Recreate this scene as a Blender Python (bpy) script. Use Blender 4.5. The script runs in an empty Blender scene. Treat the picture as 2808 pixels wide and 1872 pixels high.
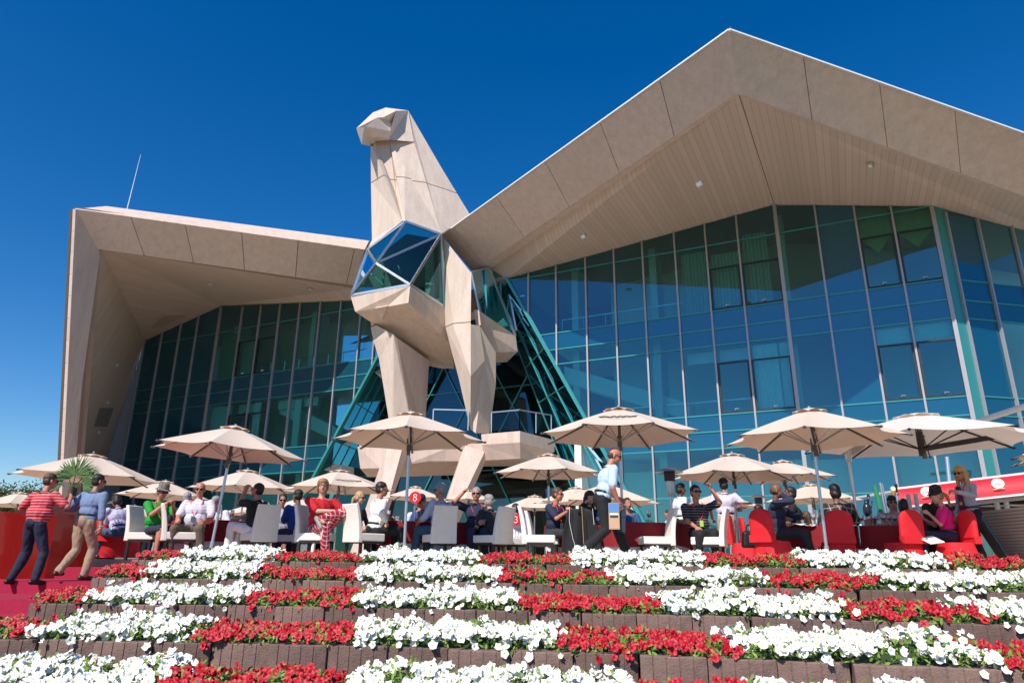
import bpy, math, random
import numpy as np
from mathutils import Vector, Matrix, noise
R_ = math.radians
random.seed(7); rng = np.random.default_rng(7)
scn = bpy.context.scene
COL = scn.collection
# ---------------------------------------------------------------- camera
PITCH, ROLL, FPX, CZ = 17.6, 0.6, 1872.0, 0.1
cam = bpy.data.cameras.new('camera'); camo = bpy.data.objects.new('camera', cam); COL.objects.link(camo)
CR = (Matrix.Rotation(R_(90+PITCH), 3, 'X') @ Matrix.Rotation(R_(ROLL), 3, 'Z'))
camo.matrix_world = Matrix.Translation((0, 0, CZ)) @ CR.to_4x4()
cam.sensor_width = 36; cam.lens = FPX/2808*36; cam.clip_start = 0.1; cam.clip_end = 4000
scn.camera = camo
scn.render.resolution_x = 1024; scn.render.resolution_y = 682
# ---------------------------------------------------------------- light
SUN_AZ, SUN_EL = -30.0, 44.0        # azimuth: degrees left of straight behind the camera
world = bpy.data.worlds.new('World'); scn.world = world; world.use_nodes = True
nt = world.node_tree; nt.nodes.clear()
sky = nt.nodes.new('ShaderNodeTexSky'); sky.sky_type = 'NISHITA'; sky.sun_disc = False
sky.air_density = 1.0; sky.dust_density = 0.25; sky.ozone_density = 4.0; sky.altitude = 50
sun_from = Vector((math.sin(R_(SUN_AZ))*math.cos(R_(SUN_EL)), -math.cos(R_(SUN_AZ))*math.cos(R_(SUN_EL)), math.sin(R_(SUN_EL))))
sky.sun_elevation = R_(SUN_EL); sky.sun_rotation = math.atan2(sun_from.x, sun_from.y)
hs = nt.nodes.new('ShaderNodeHueSaturation'); hs.inputs['Saturation'].default_value = 1.38; hs.inputs['Value'].default_value = 1.12
hs.inputs['Hue'].default_value = 0.506
bg = nt.nodes.new('ShaderNodeBackground'); bg.inputs['Strength'].default_value = 0.115
wo = nt.nodes.new('ShaderNodeOutputWorld')
nt.links.new(sky.outputs[0], hs.inputs['Color']); nt.links.new(hs.outputs[0], bg.inputs[0]); nt.links.new(bg.outputs[0], wo.inputs[0])
sd = bpy.data.lights.new('sun', 'SUN'); sd.energy = 4.9; sd.angle = R_(0.5); sd.color = (1.0, 0.945, 0.865)
so = bpy.data.objects.new('sun', sd); COL.objects.link(so); so.location = (-30, -50, 60)
so.rotation_euler = sun_from.to_track_quat('Z', 'Y').to_euler()
scn.view_settings.view_transform = 'Standard'; scn.view_settings.look = 'None'
scn.view_settings.exposure = 0.10; scn.view_settings.gamma = 1.0
# ---------------------------------------------------------------- picture point -> point at a depth (real metres)
def ray(px, py): return CR @ Vector(((px-1404)/FPX, -(py-936)/FPX, -1))
def P(px, py, Y): d = ray(px, py); return Vector((0, 0, CZ)) + d*(Y/d.y)
def Pz(px, py, z): d = ray(px, py); return Vector((0, 0, CZ)) + d*((z-CZ)/d.z)
def proj(p): v = CR.transposed() @ (Vector(p)-Vector((0, 0, CZ))); return 1404-v.x/v.z*FPX, 936+v.y/v.z*FPX
def gx(px, Y, py=1440): return P(px, py, Y).x
def c1(x, y): return (x*.4146, 1050+y*.4146)
def c2(x, y): return (300+x*.3188, 1100+y*.3188)
def c3(x, y): return (750+x*.3188, 1100+y*.3188)
def c4(x, y): return (1200+x*.3188, 1100+y*.3188)
def c5(x, y): return (1700+x*.3188, 1100+y*.3188)
def c6(x, y): return (2208+x*.3188, 1100+y*.3188)
# ---------------------------------------------------------------- materials
MATS = {}
def pmat(name, col, rough=.6, metal=0, var=0, vscale=3, bump=0, bscale=30, coat=0, trans=0, sheen=0, spec=.5, alpha=None, stretch=None):
    if name in MATS: return MATS[name]
    m = bpy.data.materials.new(name); m.use_nodes = True; n = m.node_tree.nodes; l = m.node_tree.links
    b = n['Principled BSDF']; b.inputs['Roughness'].default_value = rough; b.inputs['Metallic'].default_value = metal
    b.inputs['Base Color'].default_value = (*col, 1); b.inputs['Specular IOR Level'].default_value = spec
    if coat: b.inputs['Coat Weight'].default_value = coat
    if sheen: b.inputs['Sheen Weight'].default_value = sheen
    if trans: b.inputs['Transmission Weight'].default_value = trans
    if var or bump:
        tc = n.new('ShaderNodeTexCoord'); src = tc.outputs['Object']
        if stretch:
            mp = n.new('ShaderNodeMapping'); mp.inputs['Scale'].default_value = stretch; l.new(src, mp.inputs[0]); src = mp.outputs[0]
    if var:
        nz = n.new('ShaderNodeTexNoise'); nz.inputs['Scale'].default_value = vscale; nz.inputs['Detail'].default_value = 5
        nz.inputs['Roughness'].default_value = .65
        l.new(src, nz.inputs['Vector'])
        mx = n.new('ShaderNodeMix'); mx.data_type = 'RGBA'
        mx.inputs['A'].default_value = (*[c*(1-var) for c in col], 1); mx.inputs['B'].default_value = (*[min(1, c*(1+var)) for c in col], 1)
        mr = n.new('ShaderNodeMapRange'); mr.inputs['From Min'].default_value = .3; mr.inputs['From Max'].default_value = .7
        l.new(nz.outputs['Fac'], mr.inputs[0]); l.new(mr.outputs[0], mx.inputs['Factor']); l.new(mx.outputs['Result'], b.inputs['Base Color'])
    if bump:
        nb = n.new('ShaderNodeTexNoise'); nb.inputs['Scale'].default_value = bscale; nb.inputs['Detail'].default_value = 6
        l.new(src, nb.inputs['Vector']); bp = n.new('ShaderNodeBump'); bp.inputs['Strength'].default_value = bump; bp.inputs['Distance'].default_value = .02
        l.new(nb.outputs['Fac'], bp.inputs['Height']); l.new(bp.outputs[0], b.inputs['Normal'])
    MATS[name] = m; return m
def math_node(n, l, op, a, b=None, c=None):
    m = n.new('ShaderNodeMath'); m.operation = op
    for i, v in enumerate((a, b, c)):
        if v is None: continue
        if isinstance(v, (int, float)): m.inputs[i].default_value = v
        else: l.new(v, m.inputs[i])
    return m.outputs[0]
def mixc(n, l, f, a, b):
    m = n.new('ShaderNodeMix'); m.data_type = 'RGBA'
    for k, v in (('Factor', f), ('A', a), ('B', b)):
        if isinstance(v, tuple): m.inputs[k].default_value = (*v, 1) if len(v) == 3 else v
        elif isinstance(v, (int, float)): m.inputs[k].default_value = v
        else: l.new(v, m.inputs[k])
    return m.outputs['Result']
def stripes(n, l, coord, period, width, phase=0.):      # 1 inside the stripe
    f = math_node(n, l, 'FRACT', math_node(n, l, 'ADD', math_node(n, l, 'DIVIDE', coord, period), phase+100))
    return math_node(n, l, 'LESS_THAN', f, width)
def stripe_mat(name, base, line, axis='Z', period=.04, width=.3, rough=.8):
    m = pmat(name, base, rough); n = m.node_tree.nodes; l = m.node_tree.links
    tc = n.new('ShaderNodeTexCoord'); sp = n.new('ShaderNodeSeparateXYZ'); l.new(tc.outputs['Object'], sp.inputs[0])
    s = stripes(n, l, sp.outputs[axis], period, width)
    l.new(mixc(n, l, s, base, line), n['Principled BSDF'].inputs['Base Color']); return m
def plaid_mat(name, base, dark, line, period=.09):
    m = pmat(name, base, .85); n = m.node_tree.nodes; l = m.node_tree.links
    tc = n.new('ShaderNodeTexCoord'); sp = n.new('ShaderNodeSeparateXYZ'); l.new(tc.outputs['Object'], sp.inputs[0])
    u = math_node(n, l, 'ADD', sp.outputs['X'], math_node(n, l, 'MULTIPLY', sp.outputs['Y'], .35)); v = math_node(n, l, 'ADD', sp.outputs['Z'], math_node(n, l, 'MULTIPLY', sp.outputs['Y'], .8))
    a = stripes(n, l, u, period, .35); b = stripes(n, l, v, period, .35)
    c = mixc(n, l, math_node(n, l, 'MULTIPLY', math_node(n, l, 'ADD', a, b), .5), base, dark)
    wl = math_node(n, l, 'MAXIMUM', stripes(n, l, u, period, .09, .35), stripes(n, l, v, period, .09, .35))
    l.new(mixc(n, l, wl, c, line), n['Principled BSDF'].inputs['Base Color']); return m
STONE = (.64, .495, .415)
def stone_mat(name, col=STONE, seams=()):
    m = pmat(name, col, .8, bump=.12, bscale=14); n = m.node_tree.nodes; l = m.node_tree.links; b = n['Principled BSDF']
    tc = n.new('ShaderNodeTexCoord'); mp = n.new('ShaderNodeMapping'); mp.inputs['Scale'].default_value = (2.2, 2.2, .22)
    l.new(tc.outputs['Object'], mp.inputs[0]); a = n.new('ShaderNodeTexNoise'); a.inputs['Scale'].default_value = 1.3; a.inputs['Detail'].default_value = 8; a.inputs['Roughness'].default_value = .7
    l.new(mp.outputs[0], a.inputs['Vector'])
    a2 = n.new('ShaderNodeTexNoise'); a2.inputs['Scale'].default_value = 9; a2.inputs['Detail'].default_value = 4; l.new(mp.outputs[0], a2.inputs['Vector'])
    f = math_node(n, l, 'ADD', math_node(n, l, 'MULTIPLY', a.outputs['Fac'], .7), math_node(n, l, 'MULTIPLY', a2.outputs['Fac'], .3))
    mr = n.new('ShaderNodeMapRange'); mr.inputs['From Min'].default_value = .36; mr.inputs['From Max'].default_value = .62; l.new(f, mr.inputs[0])
    c = mixc(n, l, mr.outputs[0], tuple(x*.84 for x in col), tuple(min(1, x*1.06) for x in col))
    oi = n.new('ShaderNodeObjectInfo'); hv = n.new('ShaderNodeHueSaturation'); m2 = n.new('ShaderNodeMapRange'); m2.inputs['To Min'].default_value = .94; m2.inputs['To Max'].default_value = 1.05
    l.new(oi.outputs['Random'], m2.inputs[0]); l.new(m2.outputs[0], hv.inputs['Value']); l.new(c, hv.inputs['Color']); c = hv.outputs[0]
    if seams:
        sp = n.new('ShaderNodeSeparateXYZ'); l.new(tc.outputs['Object'], sp.inputs[0])
        for z in seams:
            d = math_node(n, l, 'LESS_THAN', math_node(n, l, 'ABSOLUTE', math_node(n, l, 'SUBTRACT', sp.outputs['Z'], z)), .03)
            c = mixc(n, l, d, c, (.12, .09, .07))
    l.new(c, b.inputs['Base Color']); return m
def board_mat(name, col, period=.22):
    m = pmat(name, col, .65); n = m.node_tree.nodes; l = m.node_tree.links; b = n['Principled BSDF']
    uv = n.new('ShaderNodeUVMap'); sp = n.new('ShaderNodeSeparateXYZ'); l.new(uv.outputs[0], sp.inputs[0])
    s = stripes(n, l, sp.outputs['X'], period, .09)
    fl = math_node(n, l, 'FLOOR', math_node(n, l, 'DIVIDE', sp.outputs['X'], period))
    wn = n.new('ShaderNodeTexWhiteNoise'); wn.noise_dimensions = '1D'; l.new(fl, wn.inputs['W'])
    c = mixc(n, l, wn.outputs['Value'], tuple(x*.94 for x in col), tuple(x*1.05 for x in col))
    l.new(mixc(n, l, s, c, tuple(x*.72 for x in col)), b.inputs['Base Color']); return m
def fabric_trans(name, col, tcol, fac=.35):
    m = bpy.data.materials.new(name); m.use_nodes = True; n = m.node_tree.nodes; l = m.node_tree.links; n.clear()
    d = n.new('ShaderNodeBsdfDiffuse'); d.inputs[0].default_value = (*col, 1); t = n.new('ShaderNodeBsdfTranslucent'); t.inputs[0].default_value = (*tcol, 1)
    tc = n.new('ShaderNodeTexCoord'); nz = n.new('ShaderNodeTexNoise'); nz.inputs['Scale'].default_value = 2.2; nz.inputs['Detail'].default_value = 5; l.new(tc.outputs['Object'], nz.inputs['Vector'])
    l.new(mixc(n, l, nz.outputs['Fac'], tuple(x*.9 for x in col), tuple(min(1, x*1.08) for x in col)), d.inputs[0])
    bp = n.new('ShaderNodeBump'); bp.inputs['Strength'].default_value = .25; bp.inputs['Distance'].default_value = .03; l.new(nz.outputs['Fac'], bp.inputs['Height']); l.new(bp.outputs[0], d.inputs['Normal'])
    mx = n.new('ShaderNodeMixShader'); mx.inputs[0].default_value = fac; o = n.new('ShaderNodeOutputMaterial')
    l.new(d.outputs[0], mx.inputs[1]); l.new(t.outputs[0], mx.inputs[2]); l.new(mx.outputs[0], o.inputs[0]); MATS[name] = m; return m
def glass_mat(name, tint, refl=(.48, .84, 1.0), base=.12, rough=.0, opaque=None):
    m = bpy.data.materials.new(name); m.use_nodes = True; n = m.node_tree.nodes; l = m.node_tree.links; n.clear()
    g = n.new('ShaderNodeBsdfGlossy'); g.inputs['Color'].default_value = (*refl, 1); g.inputs['Roughness'].default_value = rough
    if opaque: t = n.new('ShaderNodeBsdfDiffuse'); t.inputs[0].default_value = (*opaque, 1)
    else: t = n.new('ShaderNodeBsdfTransparent'); t.inputs[0].default_value = (*tint, 1)
    f = n.new('ShaderNodeFresnel'); f.inputs['IOR'].default_value = 1.55
    fac = math_node(n, l, 'MINIMUM', math_node(n, l, 'ADD', f.outputs[0], base), 1.0)
    tc = n.new('ShaderNodeTexCoord'); nz = n.new('ShaderNodeTexNoise'); nz.inputs['Scale'].default_value = .35; nz.inputs['Detail'].default_value = 1; l.new(tc.outputs['Object'], nz.inputs['Vector'])
    bp = n.new('ShaderNodeBump'); bp.inputs['Strength'].default_value = .12; bp.inputs['Distance'].default_value = .05; l.new(nz.outputs['Fac'], bp.inputs['Height']); l.new(bp.outputs[0], g.inputs['Normal'])
    mx = n.new('ShaderNodeMixShader'); o = n.new('ShaderNodeOutputMaterial'); l.new(fac, mx.inputs[0]); l.new(t.outputs[0], mx.inputs[1]); l.new(g.outputs[0], mx.inputs[2]); l.new(mx.outputs[0], o.inputs[0])
    MATS[name] = m; return m
# ---------------------------------------------------------------- objects
def tag(o, label=None, cat=None, group=None, kind=None):
    if label: o['label'] = label
    if cat: o['category'] = cat
    if group: o['group'] = group
    if kind: o['kind'] = kind
    return o
def root(name, loc, label, cat, rz=0, group=None):
    o = bpy.data.objects.new(name, None); COL.objects.link(o); o.location = loc; o.rotation_euler = (0, 0, rz); o.empty_display_size = .2
    return tag(o, label, cat, group)
class MB:
    def __init__(s): s.v = []; s.f = []; s.m = []; s.uv = {}
    def add(s, vs, fs, mi=0):
        o = len(s.v); s.v += [tuple(v) for v in vs]; s.f += [tuple(i+o for i in f) for f in fs]; s.m += [mi]*len(fs); return s
    def box(s, c, size, rz=0, mi=0, M=None, taper=1):
        hx, hy, hz = size[0]/2, size[1]/2, size[2]/2
        vs = [Vector((x*hx*(taper if z > 0 else 1), y*hy*(taper if z > 0 else 1), z*hz)) for z in (-1, 1) for x, y in ((-1, -1), (1, -1), (1, 1), (-1, 1))]
        T = Matrix.Translation(c) @ Matrix.Rotation(rz, 4, 'Z')
        if M is not None: T = M @ T
        return s.add([T @ v for v in vs], [(3, 2, 1, 0), (4, 5, 6, 7), (0, 1, 5, 4), (1, 2, 6, 5), (2, 3, 7, 6), (3, 0, 4, 7)], mi)
    def beam(s, p0, p1, w, h, mi=0, up=(0, 0, 1)):
        p0 = Vector(p0); p1 = Vector(p1); d = (p1-p0).normalized(); a = d.cross(Vector(up))
        if a.length < 1e-4: a = d.cross(Vector((0, 1, 0)))
        a.normalize(); b = a.cross(d)
        vs = [p+a*(x*w/2)+b*(y*h/2) for p in (p0, p1) for x, y in ((-1, -1), (1, -1), (1, 1), (-1, 1))]
        return s.add(vs, [(3, 2, 1, 0), (4, 5, 6, 7), (0, 1, 5, 4), (1, 2, 6, 5), (2, 3, 7, 6), (3, 0, 4, 7)], mi)
    def cyl(s, p0, p1, r0, r1=None, n=12, mi=0, cap=True):
        r1 = r0 if r1 is None else r1; p0 = Vector(p0); p1 = Vector(p1); d = (p1-p0).normalized()
        a = d.orthogonal().normalized(); b = d.cross(a)
        vs = [p+(a*math.cos(t)+b*math.sin(t))*r for p, r in ((p0, r0), (p1, r1)) for t in [2*math.pi*i/n for i in range(n)]]
        fs = [(i, (i+1) % n, n+(i+1) % n, n+i) for i in range(n)]
        if cap: fs += [tuple(range(n-1, -1, -1)), tuple(range(n, 2*n))]
        return s.add(vs, fs, mi)
    def lathe(s, prof, n=16, c=(0, 0, 0), mi=0, M=None):
        vs = []; c = Vector(c)
        for r, z in prof:
            for i in range(n):
                t = 2*math.pi*i/n; v = Vector((r*math.cos(t), r*math.sin(t), z))+c
                vs.append(M @ v if M is not None else v)
        fs = [(k*n+i, k*n+(i+1) % n, (k+1)*n+(i+1) % n, (k+1)*n+i) for k in range(len(prof)-1) for i in range(n)]
        return s.add(vs, fs, mi)
    def ell(s, c, r, M=None, n=12, m=8, mi=0):
        c = Vector(c); vs = [Vector((0, 0, 1))]
        for j in range(1, m):
            ph = math.pi*j/m
            vs += [Vector((math.sin(ph)*math.cos(2*math.pi*i/n), math.sin(ph)*math.sin(2*math.pi*i/n), math.cos(ph))) for i in range(n)]
        vs.append(Vector((0, 0, -1)))
        vs = [Vector((v.x*r[0], v.y*r[1], v.z*r[2])) for v in vs]
        vs = [(M @ (v+c)) if M is not None else v+c for v in vs]
        fs = [(0, 1+i, 1+(i+1) % n) for i in range(n)]
        for j in range(m-2): fs += [(1+j*n+i, 1+(j+1)*n+i, 1+(j+1)*n+(i+1) % n, 1+j*n+(i+1) % n) for i in range(n)]
        e = len(vs)-1; fs += [(e, 1+(m-2)*n+(i+1) % n, 1+(m-2)*n+i) for i in range(n)]
        return s.add(vs, fs, mi)
    def cap(s, p0, p1, r0, r1=None, n=12, mi=0):
        r1 = r0 if r1 is None else r1; p0 = Vector(p0); p1 = Vector(p1); d = p1-p0
        d = d.normalized() if d.length > 1e-6 else Vector((0, 0, 1)); a = d.orthogonal().normalized(); b = d.cross(a)
        rings = [(p0, r0, -math.sin(t), math.cos(t)) for t in (R_(62), R_(32), 0)]+[(p1, r1, math.sin(t), math.cos(t)) for t in (0, R_(32), R_(62))]
        vs = [p0-d*r0]
        for p, r, h, w in rings: vs += [p+d*(h*r)+(a*math.cos(2*math.pi*i/n)+b*math.sin(2*math.pi*i/n))*(r*w) for i in range(n)]
        vs.append(p1+d*r1); e = len(vs)-1
        fs = [(0, 1+(i+1) % n, 1+i) for i in range(n)]
        for j in range(5): fs += [(1+j*n+i, 1+j*n+(i+1) % n, 1+(j+1)*n+(i+1) % n, 1+(j+1)*n+i) for i in range(n)]
        fs += [(e, 1+5*n+i, 1+5*n+(i+1) % n) for i in range(n)]
        return s.add(vs, fs, mi)
    def tube(s, pts, r, n=8, mi=0):
        for a, b in zip(pts[:-1], pts[1:]): s.cap(a, b, r, r, n, mi)
        return s
    def prism(s, poly, z0, z1, mi=0):
        n = len(poly); vs = [(x, y, z0) for x, y in poly]+[(x, y, z1) for x, y in poly]
        return s.add(vs, [tuple(range(n-1, -1, -1)), tuple(range(n, 2*n))]+[(i, (i+1) % n, n+(i+1) % n, n+i) for i in range(n)], mi)
    def slab(s, poly, off, mi=0):       # polygon in 3D extruded by a vector
        n = len(poly); off = Vector(off); vs = [Vector(p) for p in poly]+[Vector(p)+off for p in poly]
        return s.add(vs, [tuple(range(n)), tuple(range(2*n-1, n-1, -1))]+[(i, n+i, n+(i+1) % n, (i+1) % n) for i in range(n)], mi)
    def mesh(s, name, mats):
        me = bpy.data.meshes.new(name); me.from_pydata(s.v, [], s.f)
        for m in (mats if isinstance(mats, (list, tuple)) else [mats]): me.materials.append(m)
        if any(s.m): me.polygons.foreach_set('material_index', s.m)
        me.validate(); return me
    def build(s, name, mats, parent=None, smooth=False, world=False, fix=True, angle=None):
        me = s.mesh(name, mats)
        if fix:
            import bmesh
            bm = bmesh.new(); bm.from_mesh(me); bmesh.ops.recalc_face_normals(bm, faces=bm.faces); bm.to_mesh(me); bm.free()
        if smooth: me.shade_smooth()
        if angle: me.set_sharp_from_angle(angle=R_(angle)) if smooth else None
        return link(name, me, parent, world)
def link(name, me, parent=None, world=False):
    o = bpy.data.objects.new(name, me); COL.objects.link(o)
    if parent is not None:
        o.parent = parent
        if world:
            M = Matrix.Translation(parent.location) @ parent.rotation_euler.to_matrix().to_4x4()
            o.matrix_parent_inverse = M.inverted()
    return o
def copy_tree(o, parent=None):
    c = o.copy(); COL.objects.link(c)
    if parent is not None: c.parent = parent
    for ch in [x for x in o.children]: copy_tree(ch, c)
    return c
# shared materials
M_stone = stone_mat('stone_cladding'); M_stone_dark = pmat('joint_dark', (.10, .075, .06), .9)
M_soffit = board_mat('soffit_boards', (.60, .47, .38), .26)
M_soffit_l = board_mat('soffit_boards_left', (.66, .52, .42), .2)
M_alu = pmat('aluminium', (.62, .64, .66), .35, .85); M_alup = pmat('mullion_paint', (.38, .37, .39), .4, .25)
M_teal = pmat('teal_metal', (.05, .30, .30), .3, .3); M_darkframe = pmat('dark_frame', (.02, .022, .025), .4)
G_vision = glass_mat('vision_glass', (.36, .85, .83), base=.10); G_span = glass_mat('spandrel_glass', None, base=.10, opaque=(.004, .062, .105))
G_dark = glass_mat('dark_glass', (.03, .10, .11), base=.05)
G_chest = glass_mat('chest_glass', (.25, .62, .55), base=.03); G_rail = glass_mat('rail_glass', (.72, .85, .86), base=.0)
G_side = glass_mat('side_glass', (.2, .62, .56), base=.16)
M_blk = pmat('black_plastic', (.012, .012, .013), .4); M_white = pmat('white_paint', (.8, .8, .79), .4)
# ================================================================ ground, terrace, ramp
M_pave = pmat('paving', (.50, .40, .31), .8, var=.12, vscale=1.2, bump=.1)
M_ground = pmat('lawn_ground', (.07, .10, .035), .95, var=.3, vscale=.5)
g = MB(); g.add([(-1500, -300, -1.7), (1500, -300, -1.7), (1500, 2500, -1.7), (-1500, 2500, -1.7)], [(0, 1, 2, 3)])
tag(g.build('ground', M_ground, fix=False), kind='structure')
TY = [9.5, 8.4, 7.2, 6.1, 5.0]; TZ = [.026, -.175, -.393, -.619, -.86]
def Yw(i, x): return TY[i]-.166*x-.0172*x*x
TL = [gx(360, Yw(0, -5.2), 1548), gx(250, Yw(1, -5.2), 1597), gx(80, Yw(2, -5.4), 1655), -6.2, -6.2]; TR = 8.6
t = MB(); fr = [(x, Yw(0, x)+.75) for x in np.linspace(TL[0], TR, 14)]
t.prism([(60, 10), (60, 75), (-70, 75), (-70, 13.9), (TL[0], 13.9)]+fr[0:], -.6, 0)
tag(t.build('terrace', M_pave), kind='structure')
M_carpet = pmat('carpet_crimson', (.36, .012, .05), .95, var=.12, vscale=20, bump=.25, bscale=200)
cp = MB()
def rz_(Y): return -.36+.15*(Y-11.5)
cx1 = TL[0]-.02
for k in range(9):                                        # shallow steps up to the terrace, under red carpet
    y0, y1 = 2.5+k*1.28, 2.5+(k+1)*1.28
    za = rz_(y0+.3)
    cp.prism([(-12, y0), (cx1-(.35 if y0 < 8 else 0), y0), (cx1-(.35 if y0 < 8 else 0), y1), (-12, y1)], -1.69+k*.001, min(za, .004))
tag(cp.build('carpet_steps', M_carpet), kind='structure')
# ================================================================ retaining walls of grooved blocks
M_block = pmat('precast_block', (.185, .115, .094), .95, var=.22, vscale=9, bump=.5, bscale=60)
BW = .52
def block_mesh():
    n = 5; m = MB(); pts = []
    for k in range(n):
        x0 = -BW/2+.002+(BW-.004)*k/n; x1 = -BW/2+.002+(BW-.004)*(k+1)/n
        f = lambda x: -.05*math.cos(math.pi*x/BW*.98)
        pts += [(x0+.002, f(x0)+.008), (x0+.006, f(x0)), (x1-.006, f(x1)), (x1-.002, f(x1)+.008)]
    poly = [(-BW/2+.002, .16)]+pts+[(BW/2-.002, .16)]
    poly = poly[::-1]
    m.prism(poly, -.46, -.008); ins = [(x*.985, y+.006 if y < .1 else y) for x, y in poly]
    n2 = len(poly); o = len(m.v)
    m.v += [(x, y, -.008) for x, y in poly]+[(x, y, 0) for x, y in ins]
    m.f += [(o+i, o+(i+1) % n2, o+n2+(i+1) % n2, o+n2+i) for i in range(n2)]+[tuple(range(o+n2, o+2*n2))]; m.m += [0]*(n2+1)
    return m.mesh('block', M_block)
n_ = M_block.node_tree.nodes; l_ = M_block.node_tree.links; oi = n_.new('ShaderNodeObjectInfo'); b_ = n_['Principled BSDF']; src_ = b_.inputs['Base Color'].links[0].from_socket
hv = n_.new('ShaderNodeHueSaturation'); mr_ = n_.new('ShaderNodeMapRange'); mr_.inputs['To Min'].default_value = .78; mr_.inputs['To Max'].default_value = 1.3
l_.new(oi.outputs['Random'], mr_.inputs[0]); l_.new(mr_.outputs[0], hv.inputs['Value']); l_.new(src_, hv.inputs['Color']); l_.new(hv.outputs[0], b_.inputs['Base Color'])
BLK = block_mesh()
names = ['topmost', 'second', 'third', 'fourth', 'lowest']
for i in range(5):
    xs = TL[i] if i < 3 else TL[i]
    w = root('retaining_wall', ((xs+TR)/2, Yw(i, 0), TZ[i]-.4), '%s low retaining wall of brown grooved concrete blocks, %s' % (names[i], ['right below the diners', 'under the second row of petunias', 'at mid height of the flower slope', 'under the second row from the bottom', 'at the bottom edge of the flower slope'][i]), 'retaining wall', group='terraced retaining walls')
    x = xs+BW/2; k = 0
    while x < TR:
        dy = (Yw(i, x+.05)-Yw(i, x-.05))/.1; a = math.atan(dy)
        o = link('block', BLK, w, True)
        o.matrix_basis = Matrix.Translation((x, Yw(i, x)+.03*math.sin(k*2.1), TZ[i]+.003*math.sin(k*5.)))@Matrix.Rotation(a, 4, 'Z')
        o.rotation_mode = 'XYZ'; x += BW*math.cos(a)*.998; k += 1
    # left return of the wall along the carpet
    rr = MB(); rr.box((xs+.03, Yw(i, xs)+.62, TZ[i]-.24), (.12, 1.15, .46))
    rr.build('return_wall', M_block, w, world=True)
# ================================================================ petunias
M_petw = pmat('petal_white', (.88, .87, .81), .6, var=.04, vscale=40); M_petr = pmat('petal_red', (.46, .004, .014), .55, var=.3, vscale=14)
M_throat = pmat('throat_yellow', (.55, .55, .10), .7); M_throatr = pmat('throat_dark', (.16, .0, .02), .7)
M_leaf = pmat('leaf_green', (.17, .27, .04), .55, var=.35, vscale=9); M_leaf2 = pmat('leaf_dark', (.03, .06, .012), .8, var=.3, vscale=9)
M_wilt = pmat('petal_wilted', (.55, .40, .26), .8, var=.3, vscale=20); M_wiltr = pmat('petal_faded', (.45, .08, .13), .8, var=.4, vscale=20)
NR = 15
def bloom_template(seed):
    r = np.random.default_rng(seed); a = np.arange(NR)*2*np.pi/NR
    rad = 1+.13*np.cos(5*a)+r.normal(0, .035, NR); zz = r.normal(0, .10, NR)+.10*np.cos(5*a+1)-.12*np.abs(np.sin(2.5*a))
    rim = np.stack([rad*np.cos(a), rad*np.sin(a), zz], 1)
    mid = np.stack([.6*np.cos(a), .6*np.sin(a), -.06+.05*np.cos(5*a)], 1)
    inn = np.stack([.22*np.cos(a), .22*np.sin(a), np.full(NR, -.22)], 1)
    v = np.vstack([rim, mid, inn, [[0, 0, -.55]]]); f = []
    for i in range(NR):
        j = (i+1) % NR
        f += [(i, j, NR+j, 0), (i, NR+j, NR+i, 0), (NR+i, NR+j, 2*NR+j, 0), (NR+i, 2*NR+j, 2*NR+i, 0), (2*NR+i, 2*NR+j, 3*NR, 1)]
    return v, np.array(f)
BT = [bloom_template(s) for s in range(6)]
def frames(nrm):       # orthonormal frames (N,3,3) with given z axes and random spin
    nrm = nrm/np.linalg.norm(nrm, axis=1, keepdims=True); h = np.where(np.abs(nrm[:, 2:3]) > .9, [[1., 0, 0]], [[0, 0, 1.]])
    a = np.cross(h, nrm); a /= np.linalg.norm(a, axis=1, keepdims=True); b = np.cross(nrm, a); s = rng.uniform(0, 6.28, len(nrm))[:, None]
    return np.stack([a*np.cos(s)+b*np.sin(s), -a*np.sin(s)+b*np.cos(s), nrm], 2)
def tri_mesh(name, V, F, MI, mats, smooth=True):
    me = bpy.data.meshes.new(name); me.vertices.add(len(V)); me.vertices.foreach_set('co', V.astype(np.float32).ravel())
    n = len(F); k = F.shape[1]; me.loops.add(n*k); me.loops.foreach_set('vertex_index', F.astype(np.int32).ravel())
    me.polygons.add(n); me.polygons.foreach_set('loop_start', np.arange(0, n*k, k, dtype=np.int32)); me.polygons.foreach_set('loop_total', np.full(n, k, dtype=np.int32))
    for m in mats: me.materials.append(m)
    me.polygons.foreach_set('material_index', MI.astype(np.int32)); me.polygons.foreach_set('use_smooth', np.full(n, smooth)); me.update(calc_edges=True); return me
def blooms_mesh(pos, nrm, size, mats, wilt=.0):
    Vs, Fs, Ms = [], [], []; o = 0; FR = frames(nrm); which = rng.integers(0, 6, len(pos)); isw = rng.random(len(pos)) < wilt
    sc = np.ones((len(pos), 3)); sc[:, 2] = rng.uniform(.6, 1.5, len(pos)); sc[isw] = [.4, .5, 2.4]
    half = rng.random(len(pos)) < .2; sc[half, 2] = 2.2; sc[half, :2] *= .8
    for k in range(6):
        idx = np.where(which == k)[0]; v, f = BT[k]
        W = np.einsum('nij,nvj->nvi', FR[idx], (v[None]*sc[idx][:, None]*size[idx][:, None, None]))+pos[idx][:, None]
        N = len(idx); off = o+np.arange(N)*len(v)
        Fs.append((f[None, :, :3]+off[:, None, None]).reshape(-1, 3)); mm = np.repeat(f[None, :, 3], N, 0); mm[isw[idx]] = 2
        Ms.append(mm.reshape(-1)); Vs.append(W.reshape(-1, 3)); o += N*len(v)
    return np.vstack(Vs), np.vstack(Fs), np.hstack(Ms)
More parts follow.
